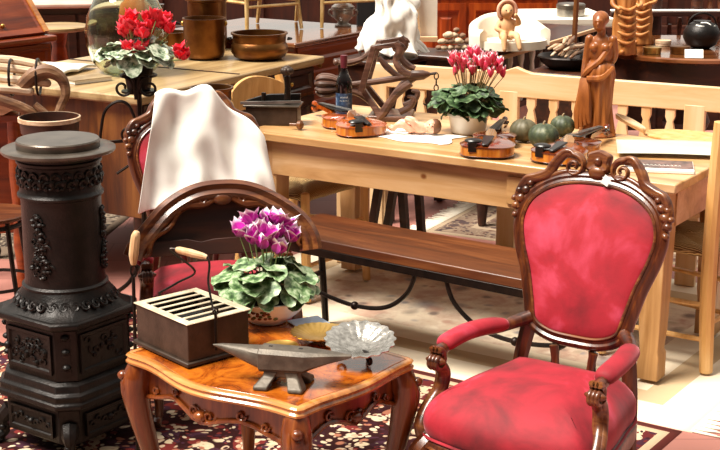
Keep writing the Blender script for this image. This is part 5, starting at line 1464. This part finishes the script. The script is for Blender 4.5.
# dark cabinet and small round table farther behind
g0, g1 = spot(58, 5, .95), spot(150, 3, .95)
a_, l_ = corner_piece(g0 - V((.35, 0, 0)), g1)
t = thing('dark_cabinet', 'long dark cabinet with pinkish top behind the bureau', 'cabinet', (g0.x - .35, g0.y, 0), a_)
M['pink_marble'] = plain('pink_marble', '#c9a492', '#dcc0b0', .3, 0, 5)
moulded_top(t, l_, .5, .95, .03, 'pink_marble'); MB().box((l_ / 2, .25, .46), (l_ - .02, .48, .92)).build('body', 'dark_oak', t, bevel=.004)
for i in range(4):
    x0 = .02 + (l_ - .04) * i / 4; d_ = panel_front(MB(), x0 + .01, x0 + (l_ - .04) / 4 - .01, .1, .88, .008).build('door', 'dark_oak', t, smooth=None); MB().ell(V((x0 + (l_ - .04) / 4 - .05, -.006, .5)), .016).build('knob', 'brass', d_)
g = spot(79, 11, .86)
t = thing('pedestal_table', 'small round pedestal table with pale top between bureau and demijohn', 'table', (g.x + .05, g.y - .9, 0))
MB().lathe([(0, .835), (.17, .835), (.18, .845), (.18, .858), (.17, .864), (0, .864)], 36).build('tabletop', 'sideboard_top', t)
MB().lathe([(.05, .02), (.06, .06), (.04, .12), (.055, .3), (.045, .5), (.06, .62), (.04, .74), (.06, .83), (.05, .836)], 24).build('column', 'redwood', t)
for k in range(3):
    a = 2 * PI * k / 3; MB().tube(cr([(.03 * math.cos(a), .03 * math.sin(a), .16), (.12 * math.cos(a), .12 * math.sin(a), .12), (.2 * math.cos(a), .2 * math.sin(a), .012)], 4), [.024, .02, .014], 8).build('foot', 'redwood', t)

# wooden pack-saddle frame on a stand, sieve on a pedestal, at the picture's edge behind the stove
sx_ = spot(2, 114, .78)
t = thing('saddle_stand', 'red-brown wooden stand carrying the pack saddle behind the stove', 'stand', (sx_.x - .12, sx_.y + .1, 0), .2)
MB().box((0, 0, .76), (.34, .30, .03)).build('top', 'redwood', t, bevel=.004)
for s in (-1, 1):
    for y in (-.12, .12): MB().lathe([(.022, .004), (.028, .05), (.02, .1), (.03, .2), (.022, .35), (.03, .5), (.026, .745)], 14, (s * .14, y, 0)).build('leg', 'redwood', t)
MB().box((0, .12, .45), (.28, .02, .5)).build('back_board', 'redwood', t)
g = spot_y(30, 78, 5.75)
t = thing('pack_saddle', 'old wooden pack-saddle frame of bleached curved poles tied with dark cord', 'saddle', (g.x, sx_.y + .08, .777), .1)
M['bleached'] = wood('bleached_wood', '#8a6a4a', '#c8a888', '#ead8c0', .6, 0, 1.4, 0, False, .3)
M['horn_wood'] = wood('horn_wood', '#4a2c18', '#7a5436', '#a88464', .5, 0, 1.4, .1, False, .3)
for k, (p, r) in enumerate((([(-.26, -.08, .17), (-.12, -.09, .15), (.02, -.09, .135), (.05, -.09, .13)], .018), ([(-.28, -.05, .205), (-.12, -.05, .19), (.04, -.06, .165)], .017), ([(-.28, .0, .225), (-.1, .0, .215), (.03, -.02, .19)], .018), ([(-.26, -.11, .12), (-.12, -.12, .115), (-.02, -.11, .10)], .020), ([(-.2, .04, .2), (-.05, .05, .2), (.06, .03, .17)], .016))):
    b = MB(); b.tube(cr(p, 4), [r, r * 1.1, r], 9); b.ell(V(p[-1]), r * .98, nu=9, nv=6); b.build('pole', 'bleached', t)
for k, (p, r) in enumerate((([(-.30, -.13, .13), (-.16, -.14, .08), (-.04, -.14, .03), (.03, -.13, -.03), (.06, -.12, -.10)], [.016, .022, .022, .016]), ([(-.06, -.10, .11), (.0, -.1, .165), (.06, -.1, .18), (.11, -.1, .15), (.125, -.1, .09), (.10, -.11, .03), (.075, -.12, -.03)], [.03, .035, .03, .024, .020, .018, .015]), ([(.0, -.14, .05), (.05, -.14, .0), (.08, -.14, -.05), (.085, -.13, -.11)], [.014, .018, .015]))):
    b = MB(); b.tube(cr(p, 6), r, 10); b.ell(V(p[-1]), r[-1], nu=8, nv=6); b.build('curved_horn', 'horn_wood', t)
b = MB(); b.loft([[V((-.24, -.12, .07)), V((-.08, -.13, .03)), V((-.14, -.11, .0)), V((-.20, -.10, .0))], [V((-.24, .06, .07)), V((-.08, .06, .03)), V((-.14, .06, .0)), V((-.20, .06, .0))]]); b.build('saddle_board', 'bleached', t, bevel=.003)
for x in (-.10, .01): MB().tube([V((x, -.05 + .085 * math.cos(a), .15 + .075 * math.sin(a))) for a in [i * PI / 8 for i in range(16)]], .006, 6, True).build('cord', 'iron_rod', t)
g = spot(49, 124, .845)
t = thing('turned_pedestal', 'slim dark turned pedestal under the round sieve behind the stove', 'pedestal', (g.x, g.y + .01, 0))
MB().lathe([(0, .79), (.09, .79), (.09, .805), (0, .805)], 24).build('top', 'dark_oak', t)
MB().lathe([(0, .004), (.12, .004), (.12, .03), (.05, .05), (.03, .1), (.04, .3), (.028, .5), (.045, .7), (.04, .79)], 24).build('column', 'dark_oak', t)
t = thing('round_sieve', 'round wooden sieve with a thin bent rim behind the stove', 'sieve', (g.x, g.y + .01, .807))
b = MB(); b.lathe([(.104, 0), (.110, .001), (.113, .046), (.108, .046)], 48); 
MB().lathe([(.100, .002), (.108, .002), (.113, .060), (.108, .061), (.104, .012), (.02, .010), (0, .010)], 48).build('hoop', 'dark_oak', t)
MB().lathe([(.112, .044), (.117, .046), (.117, .060), (.112, .062)], 48, ring=True).build('rim_band', 'bleached', t)

# iron garden stool with hoop, half out of the picture
g = spot(2, 215, .44)
t = thing('iron_stool', 'dark iron stool with round wooden seat, cut by the picture edge behind the stove', 'stool', (g.x - .05, g.y, 0))
MB().lathe([(0, .43), (.15, .43), (.155, .436), (.155, .444), (.15, .448), (0, .448)], 32).build('seat', 'bench_wood', t)
MB().tube([V((.13 * math.cos(i * PI / 14), .13 * math.sin(i * PI / 14), .405)) for i in range(28)], .010, 6, True).build('seat_ring', 'iron_rod', t)
for k in range(4):
    a = PI / 4 + k * PI / 2; MB().tube(cr([(.13 * math.cos(a), .13 * math.sin(a), .43), (.15 * math.cos(a), .15 * math.sin(a), .25), (.19 * math.cos(a), .19 * math.sin(a), .008)], 4), .010, 8).build('leg', 'iron_rod', t)
MB().tube([V((.165 * math.cos(i * PI / 14), .165 * math.sin(i * PI / 14), .16)) for i in range(28)], .007, 6, True).build('foot_ring', 'iron_rod', t)

# ---------------------------------------------------------------- centre back: white sheet, stones, panelled wardrobe
p3, q3 = spot(392, 64, .83), spot(452, 50, .83)
a3, l3 = corner_piece(p3, q3)
t = thing('dark_side_table', 'dark chest under the heaped white sheet, beside the spindled table', 'chest', (p3.x, p3.y, 0), a3)
moulded_top(t, l3, .34, .83, .03, 'dark_oak', over=.006); MB().box((l3 / 2, .17, .67), (l3 - .03, .32, .26)).build('body', 'dark_oak', t, bevel=.004)
for x in (.04, l3 - .04):
    for y in (.04, .30): MB().box((x, y, .272), (.05, .05, .54)).build('leg', 'dark_oak', t, bevel=.003)
panel_front(MB(), .03, l3 / 2 - .01, .56, .78, .012, .012, .02).build('door', 'dark_oak', t, smooth=None); panel_front(MB(), l3 / 2 + .01, l3 - .03, .56, .78, .012, .012, .02).build('door', 'dark_oak', t, smooth=None)
d3 = V((math.cos(a3), math.sin(a3), 0)); n3 = V((-d3.y, d3.x, 0))
cc = p3 + d3 * (l3 * .36) + n3 * .17
b = MB(); rr = random.Random(14)
def heap(a, v):
    th = a * 2 * PI; z = .40 * (1 - v) ** 1.25 
    r = .035 + .17 * v ** .8 * (1 + .22 * math.cos(th - .2)) ; r *= 1 + .10 * math.sin(th * 5 + 7 * v) * v + .05 * math.sin(th * 11 + 2) * v
    r += (.085 * mnoise.noise(V((math.cos(th) * 1.3, math.sin(th) * 1.3, z * 7))) + .05 * mnoise.noise(V((math.cos(th) * 3, math.sin(th) * 3, z * 14 + 4)))) * min(1, v * 3 + .2)
    return V((r * math.cos(th) * .95, r * math.sin(th) * .68, z + .004 + .03 * v * abs(math.sin(th * 4))))
b.grid(heap, 72, 26); o = b.build('white_sheet', 'white_cloth', None, smooth=180, solid=.004); o.location = (cc.x + .02, cc.y - .03, .834); o.scale = (.92, .9, 1); tag(o, 'heaped white sheet piled up on the dark chest behind the carved reel', 'sheet')
M['stone'] = plain('stone', '#a08468', '#d8c2a4', .7, 0, 20); M['stone_dark'] = plain('stone_dark', '#6a4c38', '#a07c60', .7, 0, 20)
rr = random.Random(31); k = 0
for lv, n, zz in ((0, 10, .845), (1, 6, .885), (2, 2, .925)):
    for i in range(n):
        px = 437 + (31 - 8 * lv) * ((i + .5) / n) + 4 * lv; py = 51 - 6 * (i % 2) - 1
        g = spot(px, py, .87); rs = .017 + .006 * rr.random()
        b = MB(); b.ell(V((0, 0, 0)), (rs * 1.15, rs, rs * .75), None, 9, 7)
        b.v = [tuple(V(q) * (1 + .25 * mnoise.noise(V(q) * 30 + V((i * 3, lv, 0))))) for q in b.v]
        if k < 18:
            o = b.build('fossil_stone', 'stone' if (i + lv) % 3 else 'stone_dark', None, smooth=180); o.location = (g.x, g.y, .866 + rs * .7 + lv * .032); o.rotation_euler.z = rr.random() * 6
            tag(o, 'lumpy pale stone in the heap between the white sheet and the dolls', 'stone', 'stones heaped beside the toy settee')
        k += 1
wq, wr = spot_y(424, 20, 10.2), spot_y(560, 20, 10.2)
t = thing('panelled_wardrobe', 'large orange-brown panelled wardrobe far behind the dolls', 'wardrobe', ((wq.x + wr.x) / 2, 10.4, 0), 0)
ww = wr.x - wq.x
M['orange_wood'] = wood('orange_wood', '#6e2608', '#a8440f', '#c8641e', .35, 2, .8, .3)
MB().box((0, .2, .95), (ww, .5, 1.9)).build('body', 'orange_wood', t, bevel=.005)
for i in range(3):
    for z0, z1 in ((.10, .80), (.86, 1.80)):
        panel_front(MB(), -ww / 2 + .02 + i * (ww - .04) / 3, -ww / 2 + .02 + (i + 1) * (ww - .04) / 3 - .02, z0, z1, -.052, .018, .05).build('door_panel', 'orange_wood', t, smooth=None)
# dark hanging coat-like post and easel
g = spot_y(367, 20, 8.75)
t = thing('dark_column_stand', 'black square column stand behind the polished chest', 'stand', (g.x, 8.85, 0))
MB().box((0, 0, .6), (.13, .13, 1.2)).build('shaft', 'black', t, bevel=.006); MB().box((0, 0, .03), (.2, .2, .055)).build('base', 'black', t, bevel=.006); MB().box((0, 0, 1.22), (.18, .18, .04)).build('cap', 'black', t, bevel=.004)
g = spot_y(388, 12, 8.9)
t = thing('easel_with_backing', 'light wooden easel with an added pale board standing for the sunlit wall', 'easel', (g.x + .08, 9.2, 0))
for s in (-1, 1): MB().beam((s * .20, 0, .006), (s * .03, .0, 1.55), .035, .025, (0, 1, 0)).build('leg', 'pine_pale_up', t)
MB().beam((0, .45, .006), (0, .03, 1.4), .03, .025, (1, 0, 0)).build('leg', 'pine_pale_up', t); MB().box((0, -.02, .68), (.5, .05, .03)).build('ledge', 'pine_pale', t)
MB().box((0, .045, 1.05), (.50, .02, .72)).build('sunlit_backing', 'cream_cloth', t)  # added pale board, stands in for the bright sunlit wall beyond

# ---------------------------------------------------------------- painted settee with dolls on a spindled table
pA, pB = spot(488, 60, .86), spot(598, 27, .86)
aa, ll = corner_piece(pA, pB); dA = V((math.cos(aa), math.sin(aa), 0)); nA = V((-dA.y, dA.x, 0))
t = thing('spindle_table', 'dark table with pale rounded edge and white spindles under the dolls', 'table', (pA.x, pA.y, 0), aa)
moulded_top(t, ll, .38, .86, .025, 'dark_oak', over=.004)
MB().box((ll / 2, -.008, .848), (ll, .014, .022)).build('edge_strip', 'pine_pale', t, bevel=.004)
MB().box((ll / 2, .215, .69), (ll - .12, .30, .28)).build('body', 'dark_oak', t)
for i in range(11): MB().lathe([(.014, .58), (.018, .60), (.010, .64), (.019, .70), (.012, .77), (.018, .80), (.018, .836)], 10, (.04 + (ll - .08) * i / 10, .03, 0)).build('spindle', 'ceramic' if i < 6 else 'dark_oak', t)
MB().box((ll / 2, .03, .565), (ll, .04, .03)).build('lower_rail', 'dark_oak', t)
for x in (.04, ll - .04): MB().lathe([(.02, .004), (.03, .1), (.02, .3), (.03, .55)], 12, (x, .03, 0)).build('leg', 'dark_oak', t)
# curved cream settee (toy size)
sc0 = spot(509, 57, .86)
t = thing('toy_settee', 'small cream upholstered curved settee on the spindled table', 'settee', (sc0.x + .02, sc0.y + .185, .862), math.radians(20))
def arcp(th, r): return V((r[0] * math.cos(th), r[1] * math.sin(th), 0))
b = MB(); rings = []
for i in range(33):
    th = math.radians(-25 + 230 * i / 32); h = .105 + .065 * math.sin(max(0, min(PI, th))) ; p0_ = arcp(th, (.215, .155)); p1_ = arcp(th, (.165, .11))
    rings.append([V((p0_.x, p0_.y, .03)), V((p0_.x * 1.02, p0_.y * 1.02, h * .8)), V((p0_.x * 1.01, p0_.y * 1.01, h)), V(((p0_.x + p1_.x) / 2, (p0_.y + p1_.y) / 2, h + .016)), V((p1_.x, p1_.y, h)), V((p1_.x, p1_.y, .03))])
b.loft(rings); b.build('backrest', 'cream_cloth', t, smooth=70, bevel=.0)
b = MB(); b.loft([[V((.175 * math.cos(a), .12 * math.sin(a) - (.05 if math.sin(a) < 0 else 0), z)) for a in [i * PI / 16 for i in range(32)]] for z in (.02, .055, .062)]); b.build('seat', 'cream_cloth', t, smooth=50)
for x in (-.15, .15):
    for y in (-.10, .09): MB().tube([V((x, y, .0)), V((x, y, .03))], .010, 8).build('leg', 'dark_oak', t)
M['hood_pink'] = plain('hood_pink', '#c78a6c', '#dfae92', .7, 0, 12); M['doll_dress'] = plain('doll_dress', '#cf9a68', '#e4bd90', .7, 0, 12)
# hooded doll seated on the settee
g = sc0
t = thing('hooded_doll', 'seated doll in a pinkish hood on the cream toy settee', 'doll', (g.x - .01, g.y + .075, .932), math.radians(8))
limb_mesh([([(-.03, 0, .09), (-.055, -.03, .06), (-.02, -.055, .045)], [.016, .014, .010]), ([(.03, 0, .09), (.06, -.02, .085), (.035, -.05, .13)], [.016, .014, .010]), ([(-.02, -.01, .02), (-.03, -.075, .025), (-.03, -.10, -.035)], [.022, .018, .012]), ([(.02, -.01, .02), (.035, -.075, .03), (.045, -.11, -.03)], [.022, .018, .012])],
          [((0, 0, .06), (.045, .035, .06)), ((0, -.01, .145), (.034, .034, .038)), ((0, -.045, .142), (.006, .008, .007))], .005, 'body', 'doll_dress', t, 3)
b = MB(); b.ell(V((0, .014, .150)), (.048, .036, .050), None, 20, 14); b.tube([V((.046 * math.sin(a), -.012, .148 + .050 * math.cos(a))) for a in [math.radians(-140 + 14 * i) for i in range(21)]], .009, 8); b.build('hood', 'hood_pink', t, smooth=180)
b = MB()
for s in (-1, 1): b.ell(V((s * .012, -.040, .152)), .0035, nu=6, nv=5)
b.build('eyes', 'black', t)
# shelf with tin box
g0, g1 = spot(528, 20, .86), spot(612, 19, .86)
a_, l_ = corner_piece(g0, g1)
t = thing('cream_counter', 'cream-topped low counter behind the toy settee', 'counter', (g0.x, g0.y + .02, 0), a_)
moulded_top(t, l_, .6, .86, .06, 'cream_cloth'); MB().box((l_ / 2, .3, .39), (l_ - .04, .58, .78)).build('body', 'dark_oak', t, bevel=.004)
for i in range(2): panel_front(MB(), .03 + i * (l_ - .06) / 2, .02 + (i + 1) * (l_ - .06) / 2, .08, .76, .012).build('door', 'dark_oak', t, smooth=None)
g = spot(571, 17, .86)
t = thing('tin_box', 'round grey lidded tin on the cream counter', 'tin', (g.x, g.y + .02, .862))
MB().lathe([(0, 0), (.085, 0), (.088, .004), (.088, .05), (0, .05)], 32).build('base', 'pewter', t); MB().lathe([(.091, .045), (.092, .07), (.085, .078), (0, .08)], 32).build('lid', 'iron_top', t)
# driftwood in a dark basket
g = spot(568, 56, .88)
t = thing('basket_stand', 'dark low stand beneath the driftwood basket behind the settle', 'stand', (g.x, g.y, 0), aa)
MB().box((.04, 0, .40), (.44, .24, .79)).build('body', 'dark_oak', t, bevel=.004); MB().box((.04, 0, .805), (.48, .28, .02)).build('top', 'dark_oak', t, bevel=.003)
t = thing('wicker_basket', 'shallow dark wicker basket holding bleached driftwood', 'basket', (g.x, g.y, .817), aa)
b = MB(); b.lathe([(0, .0), (.09, .0), (.13, .03), (.145, .055), (.150, .058), (.146, .064), (.138, .06), (.12, .03), (.085, .008), (0, .006)], 48, fn=lambda a, z: 1 + .02 * math.sin(a * 40)); b.build('body', 'iron_rod', t)
rr = random.Random(8)
for i in range(11):
    ly, sl = (0, i) if i < 5 else (1, i - 5) if i < 9 else (2, i - 9); z = .893 + .029 * ly; an = aa + (.1, -.12, .25)[ly]
    dd = V((math.cos(an), math.sin(an), .03)); o2_ = (sl - (2, 1.5, .5)[ly]) * .027; c = V((g.x - math.sin(an) * o2_ + rr.uniform(-.02, .02) * math.cos(an), g.y + math.cos(an) * o2_, z)); L_ = rr.uniform(.09, .15)
    o = MB().tube([c - dd * L_, c - dd * L_ * .3 + V((0, 0, .006)), c + dd * L_ * .4 - V((0, 0, .003)), c + dd * L_], [.006, .0115, .0105, .006], 7).build('driftwood_stick', 'bleached' if i % 3 else 'horn_wood', None, smooth=180)
    tag(o, 'bleached driftwood stick in the dark wicker basket', 'stick', 'driftwood sticks in the basket')
g2 = spot_y(584, 48, g.y)
t = thing('brass_bell', 'small grey and brass hand bell standing among the driftwood', 'bell', (g.x + .15 * math.cos(aa) + .06, g.y + .15 * math.sin(aa) + .06, .817))
MB().lathe([(0, 0), (.042, 0), (.044, .006), (.030, .03), (.022, .06), (.01, .07), (0, .072)], 24).build('bell_body', 'brass', t); MB().tube([V((0, 0, .068)), V((0, 0, .09)), V((0, 0, .125))], [.007, .012, .006], 8).build('handle', 'bleached', t)

# ---------------------------------------------------------------- dark round table with wares
rc0 = spot(690, 47, .76); rt = .56
t = thing('round_dark_table', 'dark polished round table behind the settle, loaded with tins and carvings', 'table', (rc0.x, rc0.y, 0))
MB().lathe([(0, .725), (rt - .02, .725), (rt, .735), (rt, .752), (rt - .01, .76), (0, .76)], 64).build('tabletop', 'gloss_top', t)
MB().lathe([(rt - .06, .60), (rt - .05, .60), (rt - .05, .726), (rt - .06, .726)], 64, ring=True).build('apron', 'dark_oak', t)
MB().lathe([(0, .004), (.25, .004), (.25, .05), (.1, .08), (.09, .2), (.14, .32), (.09, .45), (.12, .6), (.2, .726), (0, .726)], 32).build('pedestal', 'dark_oak', t)
g = spot(654, 49, .76); TT = .762
for i, (px, py, r, h, m, lb_) in enumerate(((653, 55, .05, .035, 'brass', 'small flat brass tin nearest the draped carving'), (681, 55, .055, .04, 'copper', 'flat copper tin in front of the black pot'), (664, 47, .045, .03, 'bleached', 'pale wooden pillbox behind the two tins'))):
    g = spot(px, py, .76); t = thing('round_tin', lb_, 'tin', (g.x, g.y + .03, TT)); MB().lathe([(0, 0), (r, 0), (r, h * .6), (0, h * .6)], 28).build('base', m, t); MB().lathe([(r * 1.04, h * .5), (r * 1.04, h), (r * .9, h * 1.08), (0, h * 1.1)], 28).build('lid', m, t)
g = spot(699, 62, .76)
t = thing('price_card', 'folded white card standing at the table edge before the black pot', 'card', (g.x, g.y + .13, TT), -.1)
for s in (-1, 1): MB().beam((0, s * .022, .001), (0, s * .002, .045), .10, .0015, (0, 1, 0)).build('leaf', 'paper', t)
g = spot(701, 50, .76)
t = thing('black_kettle', 'round black iron kettle with white curved marks on the round table', 'kettle', (g.x + .01, g.y + .05, TT))
kb = MB().lathe([(0, 0), (.05, 0), (.085, .02), (.105, .06), (.105, .09), (.085, .13), (.05, .15), (.05, .156), (0, .158)], 36).build('body', 'iron', t)
MB().tube([V((.08 * math.cos(a), 0, .13 + .07 * math.sin(a))) for a in [i * PI / 12 for i in range(13)]], .006, 6).build('handle', 'iron_rod', t)
b = MB(); b.tube(cr([(-.05, -.06, .135), (-.01, -.075, .128), (.03, -.07, .126), (.06, -.05, .128)], 5), .007, 6); b.tube(cr([(-.02, -.045, .148), (.02, -.05, .146), (.05, -.07, .115)], 5), .006, 6); b.build('pale_mark', 'paper', kb)  # white curved strokes laid over the kettle's shoulder
# draped terracotta-coloured carvings
M['ochre_wood'] = wood('ochre_wood', '#8a4c1c', '#c07c3c', '#dca468', .5, 2, .8, 0, False, .3)
def draped(px, py, label, h, tw, rz):
    g = spot(px, py, .76)
    t = thing('carved_figure', label, 'statue', (g.x, g.y, TT), rz, 'ochre carvings on the round table')
    k = h / 1.7; b = MB()
    def sk(a, z): return 1 + .10 * math.sin(a * 7 + 6 * z / h) * max(0, 1 - z / h) + .06 * math.sin(a * 13 + z * 40)
    b.lathe([(.0, 0), (.26 * k, 0), (.28 * k, .04 * k), (.22 * k, .3 * k), (.24 * k, .6 * k), (.20 * k, .9 * k), (.22 * k, 1.2 * k), (.20 * k, 1.35 * k), (.08 * k, 1.45 * k), (0, 1.46 * k)], 48, fn=sk)
    for i in range(5): b.tube(cr([(-.2 * k, -.2 * k, (1.0 - .17 * i) * k), (0, -.27 * k, (.92 - .17 * i) * k), (.2 * k, -.2 * k, (1.02 - .17 * i) * k)], 5), [.02 * k, .05 * k, .02 * k], 7)
    b.build('robe', 'ochre_wood', t, smooth=180)
    limb_mesh([([V((-.2, 0, 1.32)) * k, V((-.30, -.1, 1.05)) * k, V((-.2, -.26, .95)) * k], [.06 * k, .055 * k, .04 * k]), ([V((.2, 0, 1.32)) * k, V((.3, -.1, 1.05)) * k, V((.2, -.26, 1.0)) * k], [.06 * k, .055 * k, .04 * k]), ([V((0, 0, 1.42)) * k, V((0, 0, 1.52)) * k], [.06 * k, .055 * k]), ([V((-.03, -.0, 1.35)) * k, V((-.06, -.06, .7)) * k, V((-.09, -.14, .10)) * k, V((-.09, -.26, .075)) * k], [.12 * k, .10 * k, .06 * k, .05 * k])], [(V((0, -.02, 1.62)) * k, (.09 * k, .10 * k, .12 * k)), (V((0, -.12, 1.60)) * k, (.018 * k, .02 * k, .03 * k))], .006, 'body', 'ochre_wood', t, 3)
    return t
draped(623, 55, 'ochre carved draped figure standing behind the brown statue', .46, 0, .1)
draped(641, 45, 'ochre carved draped figure nearest the dark posts', .42, 1, -.3)

# dark railing with spindles
ra, rb = spot_y(612, 15, 8.95), spot_y(745, 8, 8.95)
t = thing('dark_bed_end', 'dark spindled bed end with pale-capped top rail behind the round table', 'bed end', ((ra.x + rb.x) / 2, 9.0, 0))
hw = (rb.x - ra.x) / 2; zr = ra.z
MB().box((0, 0, zr), (2 * hw, .06, .035)).build('top_rail', 'dark_oak', t, bevel=.008); MB().box((0, 0, zr + .02), (2 * hw, .055, .010)).build('pale_cap', 'paper', t, bevel=.002)  # thin pale strip laid along the top of the rail
for x in (-hw + .30, -hw + .56, hw - .06): MB().lathe([(.04, .004), (.04, .3), (.028, .34), (.045, .45), (.03, .56), (.042, .7), (.036, zr + .15), (.02, zr + .2), (0, zr + .21)], 16, (x, .05, 0)).build('post', 'dark_oak', t)
b = MB(); b.beam((-hw + .3, .05, .55), (hw, .05, .85), .04, .05); b.build('sloping_rail', 'dark_oak', t)
for i in range(7):
    f = (i + .5) / 7; x = -hw + .36 + (2 * hw - .4) * f; MB().lathe([(.012, 0), (.02, .04), (.010, .1), (.018, .16), (.012, .22)], 10, (x, .05, .55 + .3 * f - .0)).build('spindle', 'bench_wood', t)
MB().box((0, .05, .35), (2 * hw - .2, .03, .5)).build('panel', 'dark_oak', t)
g = spot_y(552, 20, 7.5)
# slim pole behind the statue
g = spot_y(578, 30, 7.2)
t = thing('wooden_staff', 'slim wooden staff standing upright behind the brown statue', 'staff', (g.x, 7.32, 0), 0)
MB().tube([V((-.02, 0, .004)), V((-.005, 0, .6)), V((.01, 0, 1.35))], .014, 8).build('shaft', 'chest_oak', t); MB().lathe([(0, .0), (.10, 0), (.10, .02), (.03, .04), (.02, .08), (0, .08)], 20, (-.02, 0, .002)).build('foot', 'dark_oak', t)

# feet stand on the rugs and tiles, not in them (lift everything by a rug's thickness)
for o in list(COL.objects):
    if o.parent is None and o.type in ('EMPTY', 'MESH') and o.get('kind') != 'structure' and o.get('category') != 'rug': o.location.z += .004
